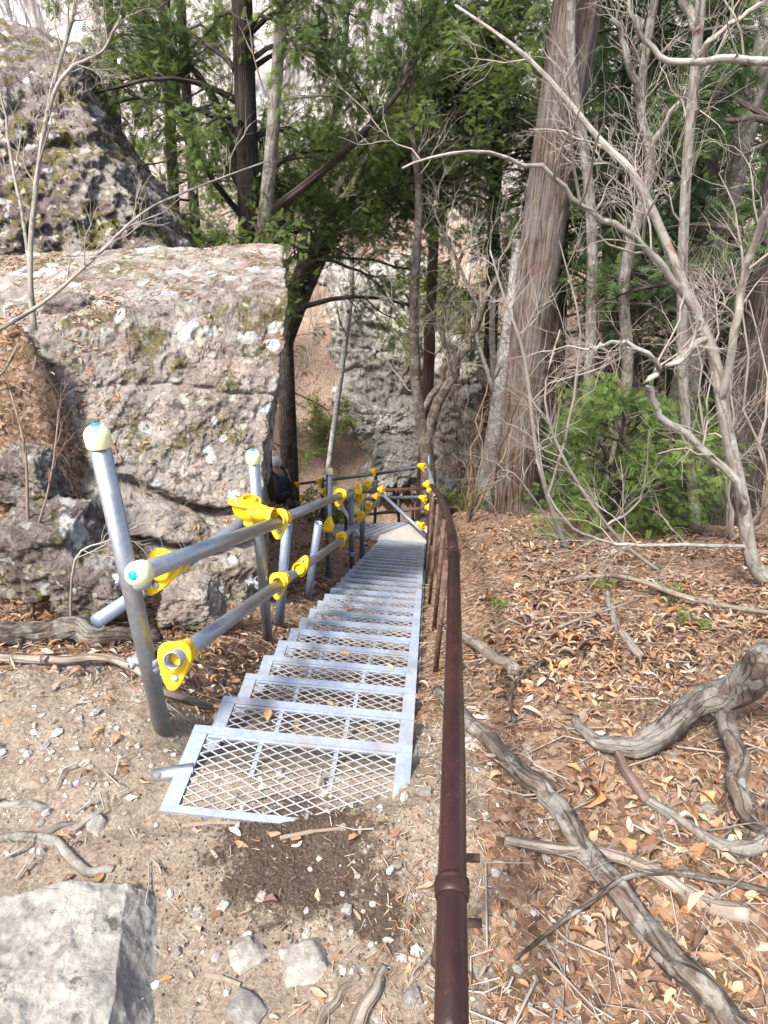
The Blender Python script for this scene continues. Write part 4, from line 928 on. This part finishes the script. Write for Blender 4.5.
log('fallen_log', [gp(438, 690, .03), gp(470, 722, .035), gp(512, 762, .035), gp(552, 795, .04), gp(585, 845, .04), gp(640, 915, .04), gp(700, 985, .035), gp(745, 1040, .03)], .022, .032, 'long grey brown fallen branch lying diagonally below the brown handrail', 'bark_moss', 401, n=4, L=.15)
log('dead_branch', [gp(575, 716, .05), gp(600, 742, .05), gp(650, 742, .06), gp(690, 705, .10), gp(730, 690, .16), PD(775, 655, 1.75)], .012, .055, 'thick dark dead branch with peeling bark rising to the right edge', 'bark_moss', 402, 'branch', n=9, L=.25, flute=.3)
log('dead_branch', [gp(722, 702, .09), gp(733, 740, .10), gp(742, 800, .08), gp(752, 830, .02), gp(730, 862, .0)], .028, .018, 'grey lichen branch bending down from the thick dead branch', 'bark_moss', 403, 'branch', n=5, L=.2)
log('dead_branch', [gp(505, 838, .03), gp(570, 850, .045), gp(640, 862, .04), gp(700, 900, .02), gp(745, 912, .02)], .011, .020, 'thin buff broken branch crossing over the fallen log', 'deadwood', 404, 'branch', n=8, L=.2)
log('dead_branch', [gp(515, 958, .03), gp(590, 900, .05), gp(640, 872, .06), gp(710, 876, .04), gp(775, 892, .05)], .004, .009, 'slim curved grey twig arching across the fallen log', 'bark_moss', 405, 'branch', n=5, L=.2)
log('dead_branch', [gp(463, 634, .05), gp(490, 655, .05), gp(514, 668, .05)], .022, .024, 'short brown stick lying beside the brown handrail', 'deadwood', 406, 'branch')
log('dead_branch', [gp(608, 592, .03), gp(618, 625, .04), gp(640, 655, .03)], .02, .014, 'flat tan slab of wood lying on the leafy bank', 'deadwood', 407, 'branch')
log('dead_branch', [gp(618, 752, .05), gp(630, 775, .06), gp(650, 800, .03)], .012, .014, 'reddish stick below the thick dead branch', 'bark_red', 408, 'branch')
log('dead_branch', [gp(548, 583, .03), gp(600, 575, .05), gp(640, 580, .10), gp(700, 600, .06), gp(775, 612, .05)], .016, .012, 'long pale branch lying across the bank below the sapling', 'deadwood', 409, 'branch', n=12, L=.3, twig='twig')
log('dead_branch', [gp(525, 640, .03), gp(575, 620, .04), gp(640, 598, .06)], .008, .006, 'thin pale stick on the leaf litter below the cedar', 'deadwood', 410, 'branch', n=5, L=.25, twig='twig')
log('dead_branch', [gp(515, 720, .03), gp(512, 690, .04), gp(540, 660, .04), gp(585, 650, .03)], .007, .004, 'bent grey twig beside the short brown stick', 'bark_moss', 411, 'branch', n=5, L=.15)
log('dead_branch', [gp(640, 790, .03), gp(690, 826, .03), gp(745, 848, .03), gp(775, 830, .04)], .012, .02, 'grey branch half buried in the leaves at the right edge', 'bark_moss', 412, 'branch', n=6, L=.2)
log('fallen_log', [gp(-30, 640, .04), gp(40, 632, .05), gp(95, 634, .05), gp(150, 640, .02)], .045, .035, 'mossy fallen log at the left edge below the boulder', 'bark_moss', 413, n=3, L=.2, flute=.3)
log('root', [gp(-30, 655, .03), gp(50, 658, .04), gp(105, 656, .05), gp(135, 668, .05), gp(165, 690, .03), gp(215, 706, .015)], .013, .012, 'pale bent branch running behind the foot of the leaning post', 'deadwood', 414, 'branch')
log('root', [gp(-30, 842, .006), gp(20, 836, .012), gp(55, 842, .012), gp(80, 866, .012), gp(112, 868, .005)], .013, .010, 'bare grey root crossing the dirt above the bottom left rock', 'bark_grey', 415, 'root')
log('root', [gp(35, 838, .01), gp(55, 826, .012), gp(75, 822, .003)], .010, .006, 'short root fork pointing at the cream stone', 'bark_grey', 416, 'root')
log('root', [gp(-20, 800, .005), gp(30, 803, .01), gp(50, 808, .0)], .012, .008, 'upper grey root end at the left edge', 'bark_grey', 417, 'root')
log('root', [gp(310, 1040, .01), gp(335, 1000, .02), gp(358, 975, .008)], .010, .008, 'slim pale root at the bottom centre', 'deadwood', 418, 'root')
log('root', [gp(345, 1050, .01), gp(365, 1005, .025), gp(385, 968, .008)], .017, .012, 'thick pale root at the bottom centre right of the slim one', 'deadwood', 419, 'root')
for k, (a, b, lb) in enumerate([((193, 828), (217, 858), 'flat splinter of wood slanting below the first step'), ((178, 814), (260, 820), 'pale splinter parallel to the front edge of the first step'), ((280, 838), (345, 828), 'buff wood sliver on the dark soil'), ((182, 826), (240, 823), 'thin wood sliver just under the pale splinter'), ((205, 975), (240, 985), 'orange bark strip left of the sunken stone')]):
    P_ = gp(*a, .006); Q_ = gp(*b, .008); m = MB(); m.bar(P_, (P_ + Q_) / 2 + A([0, .002, .003]), .009, .004); m.bar((P_ + Q_) / 2 + A([0, .002, .003]), Q_, .007, .003); obj('wood_splinter', m, M['deadwood'], None, P_, False, lb, 'splinter', 'wood splinters on the path')
# bare shrubs in front of the boulder at left
bare('shrub', [PD(34, 330, 2.9), PD(30, 265, 2.85), PD(36, 185, 2.8), PD(52, 90, 2.75), PD(72, 20, 2.7), PD(78, -20, 2.7)], .013, .006, 'pale lichen stem forking upward in front of the mossy rock', 'bark_pale', 501, 14, .3, 3, ground=False, cat='shrub', sides=8,
     extra=[([PD(46, 115, 2.78), PD(62, 78, 2.7), PD(85, 60, 2.7), PD(104, 50, 2.65), PD(122, 16, 2.6)], .009, .004), ([PD(30, 260, 2.85), PD(15, 180, 2.8), PD(2, 100, 2.8), PD(-10, 60, 2.8)], .008, .003)])
bare('shrub', [PD(-30, 345, 2.3), PD(40, 305, 2.35), PD(90, 262, 2.4), PD(140, 215, 2.5), PD(185, 192, 2.6), PD(270, 160, 3.0)], .008, .003, 'long pale branch slanting across the face of the two rocks', 'bark_pale', 502, 12, .3, 2, ground=False, cat='shrub', sides=8)
bare('shrub', [PD(20, 585, 2.7), PD(28, 520, 2.65), PD(25, 450, 2.6), PD(10, 390, 2.6)], .009, .003, 'twiggy brown shrub against the lower left of the boulder', 'twig_brown', 503, 9, .35, 2, cat='shrub', sides=6, twig='twig_brown',
     extra=[([PD(25, 560, 2.7), PD(50, 480, 2.6), PD(60, 400, 2.6)], .006, .002)])
bare('shrub', [PD(60, 600, 2.6), PD(75, 560, 2.5), PD(110, 540, 2.5), PD(150, 520, 2.5)], .006, .002, 'low tangled twigs at the foot of the boulder', 'twig', 504, 12, .3, 2, cat='shrub', sides=5)
# thickets of bare shrubs behind
sh = [(470, 505, 7.5, 'beside the old handrail posts'), (455, 500, 11, 'behind the landing corner'), (395, 300, 16, 'above the layered cliff'), (640, 545, 7.3, 'left of the broken stump'), (720, 570, 5.6, 'at the foot of the pale spotted trunk'), (760, 590, 5.2, 'at the right edge under the gnarled tree'), (560, 480, 9.5, 'between the cedar and the lichen trunk'), (520, 330, 10, 'in front of the birch'), (590, 440, 9, 'behind the green sapling'), (350, 330, 15, 'left of the dark cliff'), (480, 420, 12, 'behind the birch stems'), (660, 400, 9, 'behind the crooked trunk'), (735, 420, 8, 'by the dark leaning conifer'), (300, 330, 13, 'behind the square boulder edge')]
for k, (px, py, d, w_) in enumerate(sh):
    rng = np.random.RandomState(600 + k); b = base_at(px, py, d); rt = root('shrub', b, 'leafless twiggy shrub ' + w_, 'shrub', 'leafless shrubs in the woods'); t = MB()
    for s in range(6):
        a = rng.uniform(0, 6.3); hh = rng.uniform(1.2, 2.6); q = b + A([cos(a) * hh * .45, sin(a) * hh * .45, hh]); ch = wob(b, q, 8, .05, rng); t.tube(ch, np.linspace(.016, .005, 8), 5, False); twigs(t, ch, .012, 9, hh * .35, 3, rng, .3, .15, 3, amp=.1)
    obj('stems', t, M['twig'] if k % 3 else M['twig_brown'], rt)
# ------------------------------------------------------------ ground litter
rng = np.random.RandomState(77)
def leaf_tpl():
    v = []; f = []; n = 5
    for i in range(n):
        t = i / (n - 1); w_ = .24 * sin(pi * min(t * .92 + .04, 1)) ** .8; z = .10 * sin(pi * t) - .02
        v += [(t - .5, -w_, z + .09), (t - .5, 0, z), (t - .5, w_, z + .09)]
    for i in range(n - 1):
        b = i * 3; f += [[b, b + 1, b + 4, b + 3], [b + 1, b + 2, b + 5, b + 4]]
    return A(v), A(f)
LV, LF = leaf_tpl()
def litter(mb, x, y, size, tilt, pal, lift=.004, rng=rng):
    n = len(x); z = G(x, y) + lift + rng.rand(n) * lift * 3; yaw = rng.uniform(0, 2 * pi, n)
    cx = rng.normal(size=n) * tilt; cy = rng.normal(size=n) * tilt - .45
    e1 = np.stack([np.cos(yaw), np.sin(yaw), rng.normal(size=n) * tilt], -1); e1[:, 2] += e1[:, 1] * -.5 * sm(y, 1.4, 1.8)
    e1 /= np.linalg.norm(e1, axis=1)[:, None]; up = np.stack([cx, .5 * sm(y, 1.4, 1.8) + rng.normal(size=n) * tilt, np.ones(n)], -1)
    e2 = np.cross(up, e1); e2 /= np.linalg.norm(e2, axis=1)[:, None]; e3 = np.cross(e1, e2)
    s = size * rng.uniform(.55, 1.35, n); asp = rng.uniform(.35, 1.15, n); curl = rng.normal(size=n) * 1.7 + .6; fl = np.where(rng.rand(n) < .5, 1, 1)
    V = LV[None] * np.stack([s, s * asp, s * curl * fl], -1)[:, None]
    V[:, :, 1] *= rng.uniform(.55, 1.3, (n, len(LV))); V[:, :, 2] += V[:, :, 0] * V[:, :, 1] * (rng.normal(size=n) * 14)[:, None]; V[:, :, 0] *= rng.uniform(.85, 1.1, (n, len(LV)))
    V[:, :, 1] += (LV[None, :, 0] ** 2) * (rng.normal(size=n) * .35 * s)[:, None]
    Wd = np.stack([x, y, z], -1)[:, None] + V[..., 0:1] * e1[:, None] + V[..., 1:2] * e2[:, None] + V[..., 2:3] * e3[:, None]
    c = A(pal)[rng.randint(0, len(pal), n)] * rng.uniform(.5, 1.15, n)[:, None]
    mb.add(Wd.reshape(-1, 3), (LF[None] + (np.arange(n) * len(LV))[:, None, None]).reshape(-1, 4), np.repeat(c, len(LV), 0))
PAL = [(.40, .25, .15), (.47, .31, .20), (.32, .185, .11), (.52, .38, .26), (.24, .14, .09), (.60, .48, .37), (.42, .21, .10), (.40, .31, .24), (.17, .105, .075), (.48, .33, .22), (.50, .29, .15)]
def cone(n, y0, y1, pw=1.0):
    y = y0 + (y1 - y0) * rng.rand(n) ** pw; hw = .62 * (y * .9 + 1.1); x = rng.uniform(-1, 1, n) * hw; return x, y
mb = MB()
for (n_, y0, y1, sz, side) in ((13000, .45, 2.2, .036, 1), (16000, .45, 2.6, .016, 1), (9000, 1.4, 3.2, .016, -1), (2500, .45, 2.6, .052, 1), (12000, 2.0, 4.5, .044, 1), (9000, 4., 9.5, .06, 1), (12000, 1.4, 4., .038, -1), (5000, 3.5, 9, .06, -1)):
    x, y = cone(n_, y0, y1); xc = stair_xc(y); dn = fbm(np.stack([x * 1.3, y * 1.3, x * 0 + 2], -1), 3)
    k = (x - xc > .38 + .12 * dn) if side > 0 else (xc - x > .30)
    k &= rng.rand(n_) < np.clip(.66 + dn * 1.9, .08, 1) * (np.clip((x - xc - .33) / np.where(y < 1.5, .85, .5), .12, 1) if side > 0 else np.clip(.3 + (y - 1.4) * 2, 0, 1))
    if side > 0: k &= ~((y < 1.6) & (x - xc < .75) & (rng.rand(n_) < .45))
    litter(mb, x[k], y[k], sz, .42, PAL, .006)
P_, N_ = ROCK_LEAF; n_ = len(P_); e1 = np.cross(N_, rng.normal(size=(n_, 3))); e1 /= np.linalg.norm(e1, axis=1)[:, None]; e2 = np.cross(N_, e1); sz_ = .032 * rng.uniform(.5, 1.3, n_)
V = LV[None] * sz_[:, None, None]; Wd = (P_ + N_ * .006)[:, None] + V[..., 0:1] * e1[:, None] + V[..., 1:2] * e2[:, None] * .7 + V[..., 2:3] * N_[:, None] * 1.3
mb.add(Wd.reshape(-1, 3), (LF[None] + (np.arange(n_) * len(LV))[:, None, None]).reshape(-1, 4), np.repeat(A(PAL)[rng.randint(0, 11, n_)] * .8, len(LV), 0))
# under the stairs, on the dirt path (sparse)
x, y = cone(1800, 1.3, 7.5); k = np.abs(x - stair_xc(y)) < .36; litter(mb, x[k], y[k], .045, .2, PAL)
x = rng.uniform(-1.2, .35, 230); y = rng.uniform(.4, 1.45, 230); k = ~((np.abs(x - stair_xc(y)) < .33) & (y > .93)); litter(mb, x[k], y[k], .03, .12, PAL, .002)
obj('leaf_litter', mb, M['litter'], None, None, True, 'brown and tan fallen leaves covering the banks', 'fallen leaves', kind='stuff')
# needles and crumbs
mb = MB(); n_ = 30000
x, y = cone(n_, .42, 4.2, 1.2); xc = stair_xc(y); k = ~((np.abs(x - xc) < .33) & (y > 1.0)) & ((x - xc > .25) | (y > 1.3) | (rng.rand(n_) < .16)); x = x[k]; y = y[k]; n_ = len(x)
z = G(x, y) + .003 + rng.rand(n_) * .006; yaw = rng.uniform(0, 2 * pi, n_); L_ = rng.uniform(.007, .026, n_) * np.where(rng.rand(n_) < .1, 1.5, 1) ; hx = np.cos(yaw) * L_ / 2; hy = np.sin(yaw) * L_ / 2; w_ = rng.uniform(.0005, .0012, n_)
dzz = rng.normal(size=n_) * .004; px_ = -np.sin(yaw) * w_; py_ = np.cos(yaw) * w_
V = np.stack([np.stack([x - hx - px_, y - hy - py_, z - dzz], -1), np.stack([x + hx - px_, y + hy - py_, z + dzz], -1), np.stack([x + hx + px_, y + hy + py_, z + dzz], -1), np.stack([x - hx + px_, y - hy + py_, z - dzz], -1), np.stack([x - hx, y - hy, z - dzz + w_ * 1.5], -1), np.stack([x + hx, y + hy, z + dzz + w_ * 1.5], -1)], 1)
F_ = A([[0, 1, 5, 4], [3, 4, 5, 2], [0, 3, 2, 1]]); PN = [(.38, .19, .085), (.42, .24, .12), (.36, .20, .11), (.55, .42, .30), (.25, .16, .10), (.6, .5, .4)]
c = A(PN)[rng.randint(0, 6, n_)] * rng.uniform(.7, 1.2, n_)[:, None]
mb.add(V.reshape(-1, 3), (F_[None] + (np.arange(n_) * 6)[:, None, None]).reshape(-1, 4), np.repeat(c, 6, 0))
obj('needle_litter', mb, M['litter'], None, None, False, 'orange brown needles and chaff strewn over path and bank', 'needles', kind='stuff')
mb = MB(); n_ = 3500; x = -.15 + rng.normal(size=n_) * .17; y = .86 + rng.normal(size=n_) * .12; k = (y > .45) & (y < 1.05); x = x[k]; y = y[k]; n_ = len(x)
Vc = rng.normal(size=(n_, 6, 3)); Vc = A([[1, 0, 0], [-1, 0, 0], [0, 1, 0], [0, -1, 0], [0, 0, 1], [0, 0, -1]])[None] * rng.uniform(.6, 1.3, (n_, 6, 1)) * (.0012 + .0045 * rng.rand(n_) ** 3)[:, None, None] + np.stack([x, y, G(x, y)], -1)[:, None]
mb.add(Vc.reshape(-1, 3), (A([[0, 2, 4], [2, 1, 4], [1, 3, 4], [3, 0, 4], [2, 0, 5], [1, 2, 5], [3, 1, 5], [0, 3, 5]])[None] + (np.arange(n_) * 6)[:, None, None]).reshape(-1, 3), np.repeat(A([.075, .054, .04]) * rng.uniform(.6, 1.8, n_)[:, None], 6, 0))
obj('soil_crumbs', mb, M['pebble'], None, None, False, 'dark crumbs of damp soil at the foot of the stairs', 'soil', kind='stuff')
# twigs
mb = MB()
for k in range(1300):
    y = .45 + 6.5 * rng.rand() ** 1.3; x = rng.uniform(-.62, .62) * (y * .9 + 1.1); xc = stair_xc(y)
    if abs(x - xc) < .36 and y > .95: continue
    if y < 1.3 and x < .3 and rng.rand() < .75: continue
    l = rng.uniform(.04, .28) * (1 if x > .3 or y > 1.4 else .4); a = rng.uniform(0, 6.3); X2 = A([x - cos(a) * l / 2, x + (rng.normal() * .15) * l, x + cos(a) * l / 2]); Y2 = A([y - sin(a) * l / 2, y + rng.normal() * .15 * l, y + sin(a) * l / 2]); Z2 = G(X2, Y2) + rng.uniform(.005, .03, 3)
    r_ = rng.uniform(.001, .0035); mb.tube(np.stack([X2, Y2, Z2], -1), [r_, r_ * .9, r_ * .5], 4, False)
obj('fallen_twigs', mb, M['twig'], None, None, True, 'thin broken twigs scattered over the ground', 'twigs', kind='stuff')
# pebbles
mb = MB(); n_ = 5200
ico_v = []; ico_f = []
for i in range(4):
    for j in range(6):
        th = pi * (i + .5) / 4; ph = 2 * pi * j / 6; ico_v.append((sin(th) * cos(ph), sin(th) * sin(ph), cos(th)))
for i in range(3):
    for j in range(6): ico_f.append([i * 6 + j, i * 6 + (j + 1) % 6, (i + 1) * 6 + (j + 1) % 6, (i + 1) * 6 + j])
ico_f += [[0, 5, 4, 3], [0, 3, 2, 1], [18, 19, 20, 21], [18, 21, 22, 23]]
ico_v = A(ico_v); ico_f = A(ico_f)
x = rng.uniform(-1.35, .45, n_); y = .4 + 1.1 * rng.rand(n_); dn = fbm(np.stack([x * 3, y * 3, x * 0 + 4], -1), 2); k = (rng.rand(n_) < (.5 + dn) * (1 - .9 * np.exp(-(((x + .17) / .22) ** 2 + ((y - .86) / .17) ** 2)))) & ~((np.abs(x - stair_xc(y)) < .32) & (y > 1.12)); x = x[k]; y = y[k]; n_ = len(x)
s = .0025 + .006 * rng.rand(n_) ** 3 + (rng.rand(n_) < .02) * .008; V = ico_v[None] * np.stack([s * rng.uniform(.8, 1.6, n_), s * rng.uniform(.7, 1.2, n_), s * rng.uniform(.4, .8, n_)], -1)[:, None] * rng.uniform(.75, 1.25, (n_, 24, 1))
yaw = rng.uniform(0, 6.3, n_)[:, None]; Vx = V[..., 0] * np.cos(yaw) - V[..., 1] * np.sin(yaw); Vy = V[..., 0] * np.sin(yaw) + V[..., 1] * np.cos(yaw); z = G(x, y) + s * .15
V = np.stack([Vx + x[:, None], Vy + y[:, None], V[..., 2] + z[:, None]], -1); g = (.16 + .34 * rng.rand(n_) ** 1.6)[:, None]; c = np.concatenate([g, g * .92, g * .82], 1)
mb.add(V.reshape(-1, 3), (ico_f[None] + (np.arange(n_) * 24)[:, None, None]).reshape(-1, 4), np.repeat(c, 24, 0))
obj('gravel', mb, M['pebble'], None, None, False, 'small pale pebbles and grit on the dirt path', 'gravel', kind='stuff')
# leaves resting on the treads
def tread_leaf(px, py, zoff, s, c, lb):
    v = ray(px, py); 
    # tread planes
    best = None
    for k in range(NST):
        zt = MID1[2] + STEP[2] * k; P_ = CAM + v * (zt - 1.5) / v[2]; t = (P_ - (MID1 + STEP * k)) @ hd
        if -DEP < t < 0: best = P_; break
    if best is None: return
    a = rng.uniform(0, 6.3); e1 = A([cos(a), sin(a), .05]); e2 = A([-sin(a), cos(a), .05]); V = best + A([0, 0, zoff]) + s * (LV[:, 0:1] * e1 + LV[:, 1:2] * e2 * 1.1 + LV[:, 2:3] * ez); m = MB(); m.add(V, LF, np.tile(A(c), (len(LV), 1)))
    obj('fallen_leaf', m, M['litter'], None, best, True, lb, 'leaf', 'single leaves on the steps')
tread_leaf(268, 716, .006, .05, (.50, .27, .14), 'orange brown leaf lying on the second mesh tread')
tread_leaf(330, 705, .006, .03, (.45, .3, .18), 'small tan leaf in the middle of the upper treads')
tread_leaf(345, 655, .006, .045, (.40, .25, .14), 'brown leaf on a tread just past the second post')
tread_leaf(390, 668, .006, .035, (.48, .36, .22), 'buff leaf near the right end of a tread')
tread_leaf(350, 610, .006, .05, (.35, .22, .13), 'dark curled leaf farther down the flight')

# ------------------------------------------------------------ hiker
def skin(name, verts, edges, radii, mat, parent, rootv=0, sub=2):
    me = bpy.data.meshes.new(name); org = ORG[parent.name] if parent is not None else A(verts[0])
    me.from_pydata([tuple(A(v) - org) for v in verts], edges, []); o = bpy.data.objects.new(name, me); col.objects.link(o); ORG[o.name] = org
    if parent is not None: o.parent = parent
    else: o.location = org
    me.materials.append(mat); md = o.modifiers.new('skin', 'SKIN'); md.use_smooth_shade = True
    for k, r_ in enumerate(radii):
        sv = me.skin_vertices[0].data[k]; sv.radius = (r_, r_) if np.isscalar(r_) else r_; sv.use_root = (k == rootv)
    s_ = o.modifiers.new('sub', 'SUBSURF'); s_.levels = sub; s_.render_levels = sub; return o
M['skin'] = m_plain('skin', [(.3, (.50, .33, .25)), (.7, (.58, .40, .31))], 10, .6)
M['navy'] = m_plain('navy_fabric', [(.3, (.010, .014, .035)), (.7, (.025, .032, .065))], 20, .8, bump=.004)
M['khaki'] = m_plain('khaki_fabric', [(.3, (.28, .20, .13)), (.7, (.40, .30, .20))], 20, .85, bump=.004)
M['charcoal'] = m_plain('charcoal_fabric', [(.3, (.02, .02, .022)), (.7, (.05, .05, .055))], 20, .85, bump=.004)
M['white_cap'] = m_plain('white_cap', [(.3, (.60, .60, .60)), (.7, (.75, .75, .74))], 20, .8)
bp = PD(284, 489, 11.0)                       # centre of the backpack
k2 = (bp[1] - F2[1]) / d2[1]; zfoot = F2[2] - .128 / .225 * k2
zfoot = min(zfoot, bp[2] - 1.0)
HS = (bp[2] - zfoot) / 1.16
fw = d2; sw = s2; B0 = A([bp[0], bp[1], zfoot]) + fw * .2
def hp(s_, f_, z_): return B0 + sw * s_ * HS + fw * f_ * HS + ez * z_ * HS
per = root('person', B0, 'hiker seen from behind in a white cap and tan jacket descending past the boulder edge', 'person')
vb_ = [hp(0, 0, .93), hp(0, .02, 1.12), hp(0, .0, 1.36), hp(0, .02, 1.46), hp(0, .04, 1.53), hp(0, .04, 1.62), hp(0, .04, 1.70),
       hp(-.09, 0, .90), hp(-.10, .03, .50), hp(-.10, -.01, .09), hp(-.10, .12, .03), hp(.09, 0, .90), hp(.10, .12, .55), hp(.10, .14, .18), hp(.10, .26, .12),
       hp(-.17, 0, 1.38), hp(-.23, -.02, 1.10), hp(-.20, .16, .92), hp(-.19, .24, .88), hp(.17, 0, 1.38), hp(.23, -.02, 1.10), hp(.20, .16, .92), hp(.19, .24, .88)]
eb = [(0, 1), (1, 2), (2, 3), (3, 4), (4, 5), (5, 6), (0, 7), (7, 8), (8, 9), (9, 10), (0, 11), (11, 12), (12, 13), (13, 14), (2, 15), (15, 16), (16, 17), (17, 18), (2, 19), (19, 20), (20, 21), (21, 22)]
rb = [.13, .12, .13, .06, .055, .095, .08, .09, .06, .045, .04, .09, .06, .045, .04, .06, .045, .035, .03, .06, .045, .035, .03]
body = skin('body', vb_, eb, [r_ * HS for r_ in rb], M['skin'], per)
skin('jacket', [hp(0, 0, .90), hp(0, .02, 1.12), hp(0, 0, 1.34), hp(0, .01, 1.44), hp(-.17, 0, 1.38), hp(-.23, -.02, 1.10), hp(-.205, .13, .95), hp(.17, 0, 1.38), hp(.23, -.02, 1.10), hp(.205, .13, .95)],
     [(0, 1), (1, 2), (2, 3), (2, 4), (4, 5), (5, 6), (2, 7), (7, 8), (8, 9)], [r_ * HS for r_ in [.165, .15, .16, .08, .08, .062, .05, .08, .062, .05]], M['khaki'], per)
skin('trousers', [hp(0, 0, .95), hp(-.09, 0, .88), hp(-.10, .03, .50), hp(-.10, -.01, .12), hp(.09, 0, .88), hp(.10, .12, .55), hp(.10, .14, .20)], [(0, 1), (1, 2), (2, 3), (0, 4), (4, 5), (5, 6)], [r_ * HS for r_ in [.14, .11, .08, .06, .11, .08, .06]], M['charcoal'], per)
for s in (-1, 1):
    f0 = (-.01 if s < 0 else .14); z0_ = (.06 if s < 0 else .15)
    skin('shoe', [hp(.10 * s, f0 - .04, z0_), hp(.10 * s, f0 + .07, z0_ - .01), hp(.10 * s, f0 + .17, z0_ - .02)], [(0, 1), (1, 2)], [.055 * HS, .05 * HS, .04 * HS], M['charcoal'], per)
m = MB(); m.lathe(hp(0, .04, 1.60), ez, [(0, .112 * HS), (.03 * HS, .118 * HS), (.08 * HS, .108 * HS), (.125 * HS, .07 * HS), (.145 * HS, .001)], 20)
v0 = hp(0, .04, 1.605); m.hexa([v0 - sw * .08 + fw * .09, v0 + sw * .08 + fw * .09, v0 + sw * .06 + fw * .19 - ez * .01, v0 - sw * .06 + fw * .19 - ez * .01, v0 - sw * .08 + fw * .09 + ez * .008, v0 + sw * .08 + fw * .09 + ez * .008, v0 + sw * .06 + fw * .19, v0 - sw * .06 + fw * .19]); obj('cap', m, M['white_cap'], per)
bk = root('backpack', bp - ez * .25, 'dark navy backpack on the back of the hiker', 'backpack')
c_ = hp(0, -.22, 1.16)
skin('bag', [c_ - ez * .20, c_ - ez * .05, c_ + ez * .12, c_ + ez * .24], [(0, 1), (1, 2), (2, 3)], [(.15, .11), (.165, .12), (.15, .11), (.09, .07)], M['navy'], bk)
skin('front_pocket', [c_ - ez * .14 - fw * .10, c_ + ez * .02 - fw * .11], [(0, 1)], [(.11, .05), (.10, .05)], M['charcoal'], bk)
for s in (-1, 1):
    m = MB(); m.tube([c_ + ez * .22 + sw * s * .08, hp(s * .12, .03, 1.50), hp(s * .13, .17, 1.38), hp(s * .15, .14, 1.15), c_ - ez * .15 + sw * s * .13], .018, 8); obj('strap', m, M['navy'], bk)
